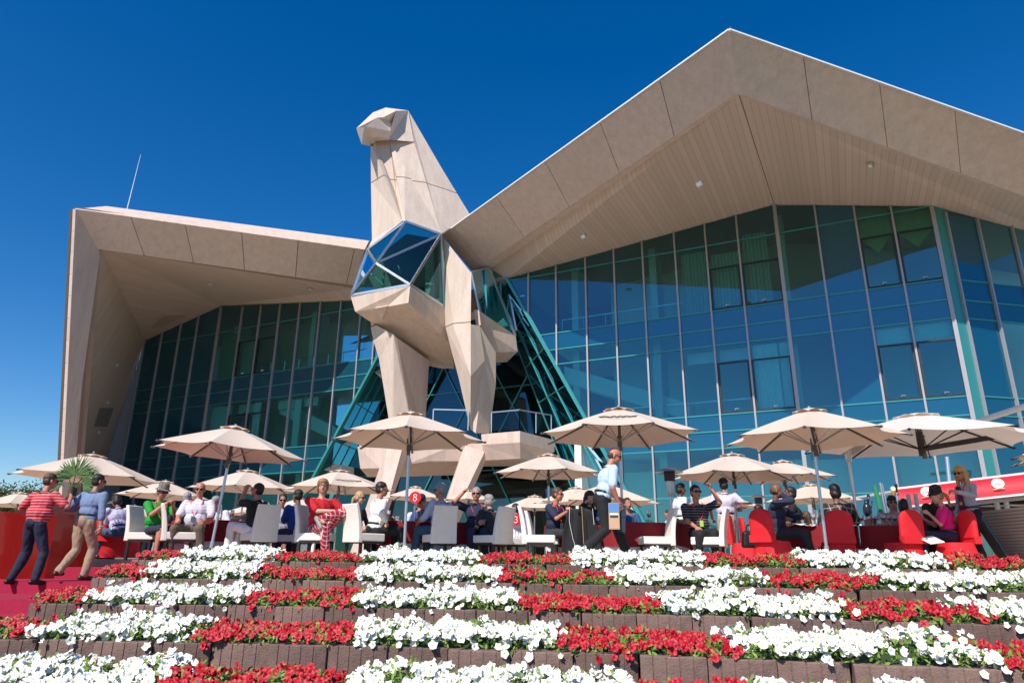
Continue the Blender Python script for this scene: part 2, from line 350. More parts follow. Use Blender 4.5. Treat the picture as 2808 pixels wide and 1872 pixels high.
LV = np.array([[0, 0, 0], [.25, .16, .05], [.65, .2, .08], [1, 0, 0], [.65, -.2, .08], [.25, -.16, .05]]); LF = np.array([[0, 1, 5], [1, 2, 5], [2, 4, 5], [2, 3, 4]])
def leaves(pos, nrm, size):
    FR = frames(nrm); d = FR[:, :, [2, 0, 1]] if False else FR
    W = np.einsum('nij,nvj->nvi', d, LV[None]*size[:, None, None])+pos[:, None]; N = len(pos)
    return W.reshape(-1, 3), (LF[None]+(np.arange(N)*6)[:, None, None]).reshape(-1, 3)
def hgt(i, x, t, white):       # clumpy height of the planting over the soil
    c = .8*noise.noise(Vector((x*2.1, t*1.5+i*7.3, 3.1)))+.7*noise.noise(Vector((x*6, t*4+i*3, 9.)))
    prof = math.sin(math.pi*min(1, .16+t*.62)**.8) if t < .9 else .75
    return (.185 if white else .14)*prof*max(.4, 1+.55*c)
patches = [
 [('r', 355, 520), ('w', 520, 768), ('r', 768, 1000), ('w', 1000, 1312), ('r', 1312, 1560), ('w', 1560, 1908), ('r', 1908, 2178), ('w', 2178, 2555), ('r', 2555, 2990)],
 [('r', 250, 430), ('w', 430, 720), ('r', 720, 995), ('w', 995, 1368), ('r', 1368, 1674), ('w', 1674, 2072), ('r', 2072, 2375), ('w', 2375, 2990)],
 [('r', 95, 290), ('w', 290, 690), ('r', 690, 993), ('w', 993, 1420), ('r', 1420, 1800), ('w', 1800, 2290), ('r', 2290, 2640), ('w', 2640, 2990)],
 [('r', -180, 152), ('w', 152, 545), ('r', 545, 985), ('w', 985, 1525), ('r', 1525, 1992), ('w', 1992, 2650), ('r', 2650, 3000)],
 [('w', -180, 490), ('r', 490, 955), ('w', 955, 1735), ('r', 1735, 2120), ('w', 2120, 3000)]]
ordn = ['first', 'second', 'third', 'fourth', 'fifth', 'sixth', 'seventh', 'eighth', 'ninth']
tiern = ['topmost tier at the diners feet', 'second tier from the top', 'third tier from the top', 'tier second from the bottom', 'bottom tier nearest the camera']
for i, row in enumerate(patches):
    pyr = [1530, 1580, 1650, 1750, 1850][i]
    for q, (cc, pa, pb) in enumerate(row):
        wht = cc == 'w'
        def xat(px):
            x = gx(px, TY[i]+.3, pyr)
            for _ in range(6): x = gx(px, Yw(i, x)+.35, pyr)
            return x
        xa, xb = xat(pa), xat(pb)
        xa = max(xa, TL[i]+.03); D = (TY[i-1]-TY[i] if i else 1.0)-.16
        L = xb-xa; cxp = (xa+xb)/2
        rt = root('petunia_bed', (cxp, Yw(i, cxp)+.5, TZ[i]-.05), '%s petunias, %s patch from the left on the %s' % ('white' if wht else 'red', ordn[q], tiern[i]), 'flower bed', group='petunia beds on the terraced slope')
        # soil and dense stems under the leaves
        nx = max(6, int(L/.07)); nt_ = 9; V = []; F = []
        for a in range(nx+1):
            x = xa+L*a/nx; edge = min(1, min(a, nx-a)/2.+.35)
            for b_ in range(nt_+1):
                tt = b_/nt_; V.append((x, Yw(i, x)+.05+tt*D, TZ[i]-.06+max(0.02, hgt(i, x, tt, wht)*.72)*(edge if b_ else .3)))
        for a in range(nx):
            for b_ in range(nt_): k = a*(nt_+1)+b_; F.append((k, k+nt_+1, k+nt_+2, k+1))
        nb = len(V)
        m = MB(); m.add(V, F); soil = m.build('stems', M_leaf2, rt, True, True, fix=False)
        # leaves
        N = int(L*D*900); px_ = rng.uniform(0, 1, N)*L+xa; tt = rng.uniform(-.06, 1, N)**1.0; tt[:N//3] = rng.uniform(-.05, .45, N//3)
        yw = Yw(i, px_)+.05+tt*D; hh = np.array([hgt(i, x, max(0, t_), wht) for x, t_ in zip(px_, tt)]); u = rng.uniform(.35, 1.12, N)
        pos = np.stack([px_, yw-.02, TZ[i]-.05+hh*u+.015], 1); nr = np.stack([rng.normal(0, .6, N), rng.normal(-.35, .6, N), rng.normal(.5, .5, N)], 1)
        Vl, Fl = leaves(pos, nr, rng.uniform(.03, .065, N)); o = link('leaves', tri_mesh('leaves', Vl, Fl, np.zeros(len(Fl)), [M_leaf]), rt, True); o['kind'] = 'stuff'
        # blooms
        dens = (330 if wht else 270)*(1.5 if i < 2 else 1.15); N = int(L*D*dens); px_ = rng.uniform(0, 1, N)*L+xa; tt = rng.uniform(-.05, 1, N); tt[:int(N*.42)] = rng.uniform(-.05, .4, int(N*.42))
        cl = np.array([noise.noise(Vector((x*4.5, t_*4+i*2.3, 17.))) for x, t_ in zip(px_, tt)])
        keep = cl > (-.22 if wht else -.15); px_, tt = px_[keep], tt[keep]; N = len(px_)
        px_ += rng.normal(0, .03, N)
        yw = Yw(i, px_)+.04+tt*D; hh = np.array([hgt(i, x, max(0, t_), wht) for x, t_ in zip(px_, tt)])
        low = rng.random(N) < (.30 if wht else .16); u = np.where(low & (tt < .3), rng.uniform(.25, .9, N), rng.uniform(.84, 1.15, N))
        hang = (rng.random(N) < .022) & (tt < .25)
        pos = np.stack([px_, yw-.035*(tt < .3)-.02, TZ[i]-.045+hh*u+.02], 1); pos[hang, 1] = Yw(i, px_[hang])-.06; pos[hang, 2] = TZ[i]+rng.uniform(-.04, .03, hang.sum())
        nr = np.stack([rng.normal(-.05, .42, N), -.55-.6*(tt < .3)+rng.normal(0, .35, N), .62+rng.normal(0, .3, N)], 1)
        V, F, Mi = blooms_mesh(pos, nr, rng.uniform(.024, .041, N)*(1.0 if wht else .97)*(.86 if i < 2 else .93 if i == 2 else 1.), None, .05 if wht else .07)
        o = link('blooms', tri_mesh('blooms', V, F, Mi, [M_petw, M_throat, M_wilt] if wht else [M_petr, M_throatr, M_wiltr]), rt, True); o['kind'] = 'stuff'
# ================================================================ clubhouse: glass facade plane Y = F0 - FS*x
F0, FS = 37.1, .487
def onF(px, py):
    d = ray(px, py); s = F0/(d.y+FS*d.x); return Vector((0, 0, CZ))+d*s
FN = Vector((-FS, -1, 0)).normalized(); FU = Vector((1, -FS, 0)).normalized()     # outward normal, along
def Fp(x, z, off=0.): return Vector((x, F0-FS*x, z))+FN*off
def clip(poly, region):                 # convex clip, both lists of (u,v); region counter-clockwise
    out = list(poly)
    for i in range(len(region)):
        a, b = region[i], region[(i+1) % len(region)]; inp = out; out = []
        f = lambda p: (b[0]-a[0])*(p[1]-a[1])-(b[1]-a[1])*(p[0]-a[0])
        for j in range(len(inp)):
            p, q = inp[j], inp[(j+1) % len(inp)]; fp, fq = f(p), f(q)
            if fp >= 0: out.append(p)
            if (fp > 0) != (fq > 0) and abs(fp-fq) > 1e-12: s = fp/(fp-fq); out.append((p[0]+(q[0]-p[0])*s, p[1]+(q[1]-p[1])*s))
        if not out: return []
    return out
def area(p): return abs(sum(p[i][0]*p[(i+1) % len(p)][1]-p[(i+1) % len(p)][0]*p[i][1] for i in range(len(p))))/2 if len(p) > 2 else 0
def onplane(px, py, A, n):
    d = ray(px, py); s = (A-Vector((0, 0, CZ))).dot(n)/d.dot(n); return Vector((0, 0, CZ))+d*s
CH = root('clubhouse', (-5, 39.5, 0), 'beige winged clubhouse with folded overhanging roof and teal glass facade behind the umbrellas', 'building')
def U(name, m, mats, parent=None, **k): return m.build(name, mats, parent or CH, world=True, **k)
ZT = [0, 2.9, 5.15, 5.95, 6.75, 10.2, 11.05, 12.0, 15.6, 30]
fxz = lambda px, py: (lambda v: (v.x, v.z))(onF(px, py))
# --- slanted jambs of the central recess
ER = [fxz(1391, 764), fxz(1606, 1146)]; EL = [fxz(1033, 991), fxz(854, 1325)]
def at_z(E, z): (x0, z0), (x1, z1) = E; return x0+(x1-x0)*(z-z0)/(z1-z0)
topR = [fxz(1391, 764), fxz(2123, 561), fxz(2560, 566)]
regR = [(at_z(ER, 0), 0), (topR[2][0], 0), topR[2], topR[1], topR[0]]
tl3 = lambda x, y: (150+x*.5102, 500+y*.5102)
topL = [fxz(*tl3(485, 850)), fxz(*tl3(897, 662)), fxz(*tl3(1600, 634)), fxz(*tl3(1850, 628))]
xl0 = topL[0][0]
regL = [(xl0, 0), (at_z(EL, 0), 0), (at_z(EL, topL[3][1]), topL[3][1]), topL[2], topL[1], topL[0]]
mull_L = [tl3(485, 850), tl3(583, 803), tl3(683, 762), tl3(778, 718), tl3(900, 662), tl3(1017, 655), tl3(1115, 652), tl3(1218, 648), tl3(1325, 643), tl3(1435, 637), tl3(1545, 635), tl3(1655, 633), tl3(1770, 632)]
mull_R = [(x*1.1939, y*1.1939) for x, y in ((1215, 632), (1278, 618), (1345, 595), (1410, 577), (1475, 558), (1548, 538), (1618, 515), (1690, 495), (1778, 470), (1870, 473), (1960, 475), (2045, 475), (2143, 475))]
xL = [fxz(*p)[0] for p in mull_L]; xL[-1] = xL[-2]+1.1; xL.append(xL[-1]+1.1)
xR = [fxz(*p)[0] for p in mull_R]; xR = [xR[0]-1.15]+xR; xR[-1] = topR[2][0]
def pane_type(side, k, j):
    if j in (2, 3, 6): return 's'          # spandrel bands at the floors
    if j == 5: return 's' if (side == 'L' or k >= 6) else 'v'
    if side == 'R':
        if k in (10, 13): return 's'
        if j == 0: return 'v'
        return 'v'
    if side == 'L' and k < 4: return 's'
    return 'v'
def bay(side, k, xa, xb, reg):
    gvl = []; gsl = []; last = ''
    for j in range(len(ZT)-1):
        z0, z1 = ZT[j], ZT[j+1]
        p = clip([(xa, z0), (xb, z0), (xb, z1), (xa, z1)], reg)
        if area(p) < .05: continue
        ty = pane_type(side, k, j)
        off = rng.normal(0, .007); pts = [Fp(x, z, (x-xa)*off) for x, z in p]
        if ty == 'v':
            if last != 'v': gvl.append(MB())
            gvl[-1].add(pts, [tuple(range(len(pts)))])
        else: gsl.append(MB().add(pts, [tuple(range(len(pts)))]))
        last = ty
    par = None
    for gv in gvl:
        o = U('vision_pane' if par else 'window_bay', gv, G_vision, par or CH, fix=False); par = par or o
    for gs in gsl:
        o = U('spandrel_panel' if par else 'window_bay', gs, G_span, par or CH, fix=False)
        par = par or o
    return par
def fix_parent(o): pass
def vmull(x, reg, w=.075, off=.13, mats=None, xx=None):
    p = clip([(x-w/2, 0), (x+w/2, 0), (x+w/2, 30), (x-w/2, 30)], reg)
    if area(p) < .05: return
    m = MB(); m.slab([Fp(a, b, off) for a, b in p], -FN*(off+.1)); U('mullion', m, mats or M_alup)
_U = U
def U(name, m, mats, parent=None, **k):
    o = m.build(name, mats, parent or CH, world=True, **k)
    if parent is not None and parent is not CH: o.matrix_parent_inverse = Matrix.Identity(4)   # parent is already in world coordinates
    return o
bays = {}
for k in range(len(xL)-1): bays['L', k] = bay('L', k, xL[k], xL[k+1], regL)
for k in range(len(xR)-1): bays['R', k] = bay('R', k, xR[k], xR[k+1], regR)
for k, x in enumerate(xL): vmull(x, regL, .14 if k in (0, 4) else .075)
for k, x in enumerate(xR): vmull(x+(.0 if k < 13 else -.08), regR, .15 if k in (9, 13) else .075)
for reg in (regL, regR):
    for z in ZT[1:-1]:
        q = clip([(-60, z-.03), (60, z-.03), (60, z+.03), (-60, z+.03)], reg)
        if area(q) > .01: m = MB(); m.slab([Fp(a, b, .05) for a, b in q], -FN*.12); U('transom', m, M_teal)
# opening windows with dark frames
def open_window(xa, xb, z0, z1, handle=True):
    m = MB(); w = .07; xa += .06; xb -= .06
    for a, b, c, d in ((xa, xb, z0, z0+w), (xa, xb, z1-w, z1), (xa, xa+w, z0+w, z1-w), (xb-w, xb, z0+w, z1-w)):
        m.slab([Fp(a, c, .06), Fp(b, c, .06), Fp(b, d, .06), Fp(a, d, .06)], -FN*.1)
    o = U('window', m, M_darkframe)
    if handle:
        h = MB(); xm = (xa+xb)/2; h.box(Fp(xm, z0+.16, .09), (.2, .05, .04)); h.box(Fp(xm-.07, z0+.13, .09), (.04, .06, .09)); U('handle', h, M_alu, o)
for k in (7, 8): open_window(xR[k], xR[k+1], 12.05, 14.3); open_window(xR[k], xR[k+1], 6.8, 9.3)
for k in (11, 12): open_window(xR[k], xR[k+1], 12.05, 14.6); open_window(xR[k], xR[k+1], 6.8, 9.3)
for k in (5, 6): open_window(xL[k], xL[k+1], 12.05, 14.6); open_window(xL[k], xL[k+1], 6.8, 9.3, False)
# --- right end: corner column and the facet that turns back
Cx = topR[2][0]; C0 = Vector((Cx, F0-FS*Cx, 0)); GD = Vector((1, .21, 0)).normalized(); GN = Vector((.21, -1, 0)).normalized()
def Gp(u, z, off=0.): return C0+GD*u+Vector((0, 0, z))+GN*off
def onG(px, py): v = onplane(px, py, C0, GN); return ((v-C0).dot(GD), v.z)
m = MB(); zt = topR[2][1]; m.slab([Gp(.02, 0, .02), Gp(.5, 0, .02), Gp(.5, zt+.3, .02), Gp(.02, zt+.3, .02)], -GN*.3); U('corner_column', m, M_teal)
gxs = [.5]+[onG(x*1.1939, y*1.1939)[0] for x, y in ((2240, 500), (2320, 520))]; gxs += [gxs[-1]+1.5, gxs[-1]+3.2, gxs[-1]+6]
gtop = [onG(2580, 568), onG(2770, 622), onG(2900, 650)]
regG = [(.5, 0), (14, 0), (14, gtop[2][1]-1.2), gtop[2], gtop[1], (.5, zt)]
for k in range(len(gxs)-1):
    gvl = []; gs = MB(); last = ''
    for j in range(len(ZT)-1):
        p = clip([(gxs[k], ZT[j]), (gxs[k+1], ZT[j]), (gxs[k+1], ZT[j+1]), (gxs[k], ZT[j+1])], regG)
        if area(p) < .05: continue
        sp = k == 0 or j in (2, 3, 5, 6)
        if not sp and last != 'v': gvl.append(MB())
        (gs if sp else gvl[-1]).add([Gp(a, b) for a, b in p], [tuple(range(len(p)))]); last = 's' if sp else 'v'
    par = U('window_bay', gs, G_span, fix=False)
    for gv in gvl: U('vision_pane', gv, G_vision, par, fix=False)
for z in ZT[1:-1]:
    q = clip([(0, z-.03), (30, z-.03), (30, z+.03), (0, z+.03)], regG)
    if area(q) > .01: m = MB(); m.slab([Gp(a, b, .05) for a, b in q], -GN*.1); U('transom', m, M_teal)
for u in gxs[:-1]:
    p = clip([(u-.04, 0), (u+.04, 0), (u+.04, 30), (u-.04, 30)], [(0, 0)]+regG[1:-1]+[(0, zt)])
    m = MB(); m.slab([Gp(a, b, .13) for a, b in p], -GN*.2); U('mullion', m, M_alup)
m = MB(); m.slab([Fp(Cx-.1, 0, .14), Fp(Cx-.02, 0, .14), Fp(Cx-.02, zt, .14), Fp(Cx-.1, zt, .14)], -FN*.1); U('mullion', m, M_alup)
# --- central recess
DPT = 4.0; B0 = Vector((0, F0+DPT, 0))
def onB(px, py): v = onplane(px, py, B0, FN); return (v.x, v.z)
def Bp(x, z, off=0.): return Vector((x, F0+DPT-FS*x, z))+FN*off
IR = [onB(1334, 738), onB(1513, 1197)]; IL = [onB(1058, 1070), onB(951, 1289)]
zt_ = 15.
regB = [(at_z(IL, 0), 0), (at_z(IR, 0), 0), (at_z(IR, zt_), zt_), (at_z(IL, zt_), zt_)]
m = MB(); m.add([Bp(*p) for p in regB], [(0, 1, 2, 3)]); bk = U('recess_glazing', m, G_dark, fix=False)
fr = MB()
for k in range(-3, 5):
    xb0 = (at_z(IL, 0)+at_z(IR, 0))/2+k*3.0; sl = (.46 if k > 0 else -.46) if k else 0
    for dirn in (1, -1):
        q = clip([(xb0-.035, 0), (xb0+.035, 0), (xb0+.035-dirn*.5*zt_, zt_), (xb0-.035-dirn*.5*zt_, zt_)], regB)
        if (dirn == 1) == (k > 0) and area(q) > .1: fr.slab([Bp(a, b, .12) for a, b in q], -FN*.1)
for z in (5.15, 6.75, 10.2, 13):
    q = clip([(-20, z-.025), (20, z-.025), (20, z+.025), (-20, z+.025)], regB)
    if area(q) > .01: fr.slab([Bp(a, b, .08) for a, b in q], -FN*.15)
U('frame', fr, M_teal, bk)
def side_wall(E, I, ztop, name):
    pa = [(at_z(E, z), z) for z in np.linspace(0, ztop, 8)]; pb = [(at_z(I, z), z) for z in np.linspace(0, ztop, 8)]
    m = MB(); fr = MB(); n = 8
    for i in range(n-1): m.add([Fp(*pa[i]), Bp(*pb[i]), Bp(*pb[i+1]), Fp(*pa[i+1])], [(0, 1, 2, 3)])
    o = U(name, m, G_side, fix=False)
    for s in (0, .33, .66, 1):
        A = Fp(*pa[0]).lerp(Bp(*pb[0]), s); B = Fp(*pa[-1]).lerp(Bp(*pb[-1]), s)
        fr.beam(A, B, .14 if s == 0 else .05, .2 if s == 0 else .08)
    for i in range(1, n):
        z = ztop*i/(n-1); fr.beam(Fp(at_z(E, z), z), Bp(at_z(I, z), z), .045, .045)
    U('frame', fr, M_teal, o)
side_wall(ER, IR, topR[0][1], 'recess_side_glazing'); side_wall(EL, IL, topL[2][1], 'recess_side_glazing')
for E, reg in ((ER, topR[0][1]), (EL, topL[2][1])):
    m = MB(); m.beam(Fp(at_z(E, 0), 0, .12), Fp(at_z(E, reg), reg, .12), .15, .16); U('slanted_jamb', m, M_teal)
m = MB(); m.add([Fp(at_z(EL, zt_-1.5)-3, zt_-1.8), Fp(at_z(ER, topR[0][1]), topR[0][1]+.3), Bp(5, zt_+2), Bp(-8, zt_-.5)], [(0, 1, 2, 3)]); U('recess_ceiling', m, M_soffit, fix=False)
# --- interior: floors, back wall, partitions, curtains, railings
M_in = pmat('interior_wall', (.72, .70, .65), .9); M_infl = pmat('interior_slab', (.75, .75, .73), .8); M_cur = stripe_mat('curtain', (.42, .44, .33), (.28, .30, .22), 'X', .16, .4)
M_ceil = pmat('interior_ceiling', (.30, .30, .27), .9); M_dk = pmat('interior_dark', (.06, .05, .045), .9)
def Fo(x, z, d): return Fp(x, z, -d)
inn = MB()
for z in (5.55, 11.5):
    for a, b in ((xl0+.1, at_z(EL, z)-.3), (at_z(ER, z)+.3, Cx-.1)):
        inn.slab([Fo(a, z-.25, .15), Fo(b, z-.25, .15), Fo(b, z-.25, 7.5), Fo(a, z-.25, 7.5)], (0, 0, .5))
U('floor_slab', inn, M_infl)
for a, b in ((xl0-1, at_z(IL, 0)-1.5), (at_z(IR, 0)-1, Cx+2)):
    bw = MB(); bw.slab([Fo(a, 0, 5.2), Fo(b, 0, 5.2), Fo(b, 18.5, 5.2), Fo(a, 18.5, 5.2)], (.1, .3, 0)); U('inner_wall', bw, M_in)
bw = MB(); bw.slab([Gp(-2, 0, -5), Gp(14, 0, -5), Gp(14, 19, -5), Gp(-2, 19, -5)], (0, .3, 0)); U('inner_wall', bw, M_in)
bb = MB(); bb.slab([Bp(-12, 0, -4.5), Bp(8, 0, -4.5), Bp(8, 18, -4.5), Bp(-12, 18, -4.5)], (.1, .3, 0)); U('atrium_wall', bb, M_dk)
for a, b in ((xR[6]+.1, xR[7]-.1), (xR[7]+.1, xR[8]-.1), (xR[11]+.1, xR[12]-.1), (xR[12]+.1, xR[13]-.1), (xL[5]+.1, xL[6]-.1), (xL[7]+.1, xL[9]-.1)):
    m = MB(); m.slab([Fo(a, 9.55, .7), Fo(b, 9.55, .7), Fo(b, 10.15, .7), Fo(a, 10.15, .7)], -FN*.1); U('bulkhead', m, pmat('pale_screen', (.78, .8, .78), .8))
for x in (xL[2], xL[4]+.2, xL[8], xR[2]+.4, xR[5], xR[9]-.15, xR[11]-.1):
    pw = MB(); pw.slab([Fo(x, 0.0, 1.2), Fo(x+.35, 0.0, 1.2), Fo(x+.35, 17.2 if x > 3 else 16.5, 1.2), Fo(x, 17.2 if x > 3 else 16.5, 1.2)], -FN*1.4); U('column', pw, M_in)
for a, b, d in ((xR[1]+3, xR[6], 3.2), (xR[6], xR[9], 1.2), (xR[9], Cx, 1.6), (xL[4], xL[9], 1.6)):
    gf = MB(); gf.slab([Fo(a, 0.1, d), Fo(b-.1, 0.1, d), Fo(b-.1, 4.6, d), Fo(a, 4.6, d)], -FN*.15); U('ground_floor_screen', gf, pmat('pale_screen', (.78, .8, .78), .8))
for xa_, za_, xb_, zb_ in ((xR[2], 9.9, xR[6], 7.2), (xL[7], 9.8, xL[10], 7.4)):
    st = MB(); st.slab([Fo(xa_, za_-.45, 1.0), Fo(xb_, zb_-.45, 1.0), Fo(xb_, zb_+.45, 1.0), Fo(xa_, za_+.45, 1.0)], -FN*1.2); U('inner_stair', st, pmat('pale_screen', (.78, .8, .78), .8))
M_curw = pmat('curtain_white', (.8, .8, .76), .85)
def curtain(xa, xb, z0, z1, d=.35):
    m = MB(); n = 34; V = []
    for i in range(n+1):
        x = xa+(xb-xa)*i/n; V += [Fo(x, z0, d+.06*math.sin(i*1.9)), Fo(x, z1, d+.03*math.sin(i*1.9))]
    m.add(V, [(2*i, 2*i+2, 2*i+3, 2*i+1) for i in range(n)]); U('curtain', m, M_cur if z0 > 10 else M_curw, smooth=True, fix=False)
for a, b, z0, z1 in ((xR[6]+.2, xR[7]-.1, 12, 15.5), (xR[7]+.1, xR[8]-.05, 12, 15.2), (xR[8]+.1, xR[9]-.5, 12, 16), (xL[4]+.1, xL[5]-.15, 12, 15.5), (xL[5]+.1, xL[6]-.1, 12, 14.8), (xR[9]-.5, xR[9]-.1, 6.8, 10.1), (xR[8]+.1, xR[9]-.55, 6.8, 10.1), (xL[4]+.15, xL[5]-.1, 6.8, 10.1), (xL[6]+.1, xL[6]+.7, 6.8, 10.1), (xR[5]+.1, xR[5]+.5, 6.8, 10.1), (xL[8]+.1, xL[8]+.6, 6.8, 10.0)): curtain(a, b, z0, z1)
for a, b, z0, z1 in ((xR[11]+.1, xR[12]-.1, 14.7, 17.4), (xR[12]+.1, xR[13]-.1, 14.7, 17.4), (xR[11]+.1, xR[12]-.1, 9.3, 10.15), (xR[12]+.1, xR[13]-.1, 9.3, 10.15)):
    bl = MB(); bl.slab([Fo(a, z0, .3), Fo(b, z0, .3), Fo(b, z1, .3), Fo(a, z1, .3)], -FN*.03)
    if z0 > 12:
        xm = (a+b)/2; bl.slab([Fo(a, z0, .3), Fo(xm, z0-.85, .3), Fo(b, z0, .3)], -FN*.03)
    U('blind', bl, pmat('blind_olive', (.28, .36, .14), .9) if z0 > 12 else M_curw)
rl = MB()
for z, a, b in ((12.0, xL[5], xL[11]), (6.0, xL[7], at_z(EL, 6)-.5), (12.0, xR[2], xR[7]), (6.6, at_z(ER, 6)+.8, xR[9])):
    rl.beam(Fo(a, z+1.0, .8), Fo(b, z+1.0, .8), .05, .05); x = a
    while x < b: rl.beam(Fo(x, z, .8), Fo(x, z+1.0, .8), .04, .04); x += 1.15
U('inner_railing', rl, M_alu)
for tp in (topL, topR):
    for p0, p1 in zip(tp[:-1], tp[1:]):
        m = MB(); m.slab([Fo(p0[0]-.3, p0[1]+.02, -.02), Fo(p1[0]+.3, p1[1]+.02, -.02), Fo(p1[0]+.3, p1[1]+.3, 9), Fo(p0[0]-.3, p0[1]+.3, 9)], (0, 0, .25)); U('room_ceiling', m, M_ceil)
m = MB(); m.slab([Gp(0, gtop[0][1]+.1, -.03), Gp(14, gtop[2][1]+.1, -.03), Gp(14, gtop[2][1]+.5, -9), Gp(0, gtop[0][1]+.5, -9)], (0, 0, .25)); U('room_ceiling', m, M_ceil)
# --- roof wings
def V3(px, py, Y): return P(px, py, Y)
# left wing
LA = Pz(205, 573, 18); LB = Pz(257, 681, 16.5); LC = Pz(279, 684, 16.55)
RA = Pz(1000, 684, 18); RB = Pz(974, 783, 16.5); RC = Pz(970, 790, 16.6)
LT = Pz(290, 565, 19.2); RT = Pz(1012, 660, 18.9)
print('roof', [tuple(round(c, 1) for c in v) for v in (LA, LB, LC, RA, RB, LT, RT)])
dA = V3(160, 1505, LA.y+3.4); dB = V3(187, 1505, LA.y+4.1); dC = V3(206, 1505, LA.y+5.6)
def tpx(A, B, px):
    lo, hi = 0., 1.; inc = proj(B)[0] > proj(A)[0]
    for _ in range(40):
        mdl = (lo+hi)/2
        if (proj(A.lerp(B, mdl))[0] < px) == inc: lo = mdl
        else: hi = mdl
    return (lo+hi)/2
def panels(A1, A2, B1, B2, ts, th, name='cladding_panel', gap=.035, mat=None):
    ts = [0]+list(ts)+[1]; L = (A2-A1).length
    for a, b in zip(ts[:-1], ts[1:]):
        ga = gap/2/L; a_, b_ = a+(ga if a > 0 else 0), b-(ga if b < 1 else 0)
        m = MB(); m.slab([A1.lerp(A2, a_), A1.lerp(A2, b_), B1.lerp(B2, b_), B1.lerp(B2, a_)], th); U(name, m, mat or M_stone)
def backing(A1, A2, B1, B2, n):
    m = MB(); V = []; k = 16
    for i in range(k+1): t = i/k; V += [A1.lerp(A2, t)+n*.14, B1.lerp(B2, t)+n*.14, A1.lerp(A2, t)+n*.3, B1.lerp(B2, t)+n*.3]
    m.add(V, [f for i in range(k) for f in ((4*i, 4*i+4, 4*i+5, 4*i+1), (4*i+2, 4*i+3, 4*i+7, 4*i+6))]+[(0, 1, 3, 2), (4*k, 4*k+2, 4*k+3, 4*k+1)]+[f for i in range(k) for f in ((4*i, 4*i+2, 4*i+6, 4*i+4), (4*i+1, 4*i+5, 4*i+7, 4*i+3))])
    U('fascia_backing', m, M_stone_dark)
nL = (LB-LA).cross(RA-LA).normalized(); nL = nL if nL.y > 0 else -nL
panels(LA, RA, LB, RB, [tpx(LA, RA, x*1.1939) for x in (300, 425, 555, 685, 815)], nL*.12)
backing(LA, RA, LB, RB, nL)
# left outer side, going down to the ground
nS = (dA-LA).cross(LB-LA).normalized(); nS = nS if nS.y > 0 else -nS
panels(LA, dA, LB, dB, [i/15 for i in range(1, 15)], nS*.12, gap=.02)
backing(LA, dA, LB, dB, nS)
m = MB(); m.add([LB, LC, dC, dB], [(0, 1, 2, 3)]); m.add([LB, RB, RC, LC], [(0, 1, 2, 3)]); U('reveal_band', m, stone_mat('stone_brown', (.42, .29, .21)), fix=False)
# top strip, lit
m = MB(); m.slab([LA, LT, RT, RA], (0, .2, -.02)); U('parapet_top', m, M_stone); m = MB(); m.slab([LT, LT+Vector((-8, 14, 1)), RT+Vector((-1, 10, 1)), RT], (0, 0, -.1)); U('roof_deck', m, M_stone)
m = MB(); m.slab([LA, LT, V3(150, 1505, 46), dA], (.05, 0, 0)); U('outer_side', m, M_stone); m = MB(); m.slab([LT, LT+Vector((-8, 14, 1)), V3(150, 1505, 60), V3(150, 1505, 46)], (.05, 0, 0)); U('outer_side', m, M_stone)
# soffits with board UVs
def uvquad(name, pts, du, mat, tris=None):
    m = MB(); m.add(pts, tris or [tuple(range(len(pts)))]); me = m.mesh(name, mat); uvl = me.uv_layers.new(name='UVMap'); du = du.normalized(); dv = Vector((0, 0, 1))
    for li, lp in enumerate(me.loops): co = me.vertices[lp.vertex_index].co; uvl.data[li].uv = (co.dot(du), co.z)
    return link(name, me, CH, True)
gTL = [Fp(*topL[0]), Fp(*topL[1]), Fp(*topL[2]), Fp(*topL[3])]
uvquad('soffit', [LC, RC, gTL[3], gTL[2], gTL[1]], FU, M_soffit_l, [(0, 1, 4), (1, 2, 3), (1, 3, 4)])
lb_ = V3(212, 1505, 53)
uvquad('soffit', [LC, gTL[1], gTL[0], lb_, dC], (gTL[0]-gTL[1]), M_soffit_l, [(0, 1, 2), (0, 2, 3), (0, 3, 4)])
# right wing
JA = Pz(1212, 645, 18); KA = Pz(2000, 83, 18); QA = Pz(2960, 420, 15.6)
JB = Pz(1299, 743, 16.5); KB = Pz(2023, 256, 16.5); QB = Pz(2960, 592, 14.3)
JC = Pz(1347, 737, 16.6); KC = Pz(2027, 262, 16.6); QC = Pz(2960, 604, 14.4)
print('roofR', [tuple(round(c, 1) for c in v) for v in (JA, JB, JC, KA, KB, KC, QA, QB, QC)], 'glass', topL, topR)
for A1, A2, B1, B2, joints in ((JA, KA, JB, KB, (1040, 1140, 1252, 1378, 1515)), (KA, QA, KB, QB, (1845, 2020, 2193, 2360))):
    nn = (B1-A1).cross(A2-A1).normalized(); nn = nn if nn.y > 0 else -nn
    panels(A1, A2, B1, B2, [tpx(A1, A2, x*1.1939) for x in joints], nn*.12)
    backing(A1, A2, B1, B2, nn)
m = MB(); m.add([JB, KB, KC, JC], [(0, 1, 2, 3)]); m.add([KB, QB, QC, KC], [(0, 1, 2, 3)]); U('reveal_band', m, M_stone, fix=False)
m = MB(); jt, kt, qt = JA+Vector((3, 16, 2)), KA+Vector((7, 20, 5)), QA+Vector((9, 16, 7.5)); m.slab([JA, KA, kt, jt], (0, 0, -.04)); m.slab([KA, QA, qt, kt], (0, 0, -.04)); U('roof_deck', m, M_stone)
fl = MB()
for A1, A2 in ((JA, KA), (KA, QA)): fl.beam(A1+Vector((0, .02, .03)), A2+Vector((0, .02, .03)), .1, .06)
U('parapet_flashing', fl, M_white)
gR = [Fp(*p) for p in topR]
uvquad('soffit', [JC, KC, gR[1], gR[0]], FU, M_soffit)
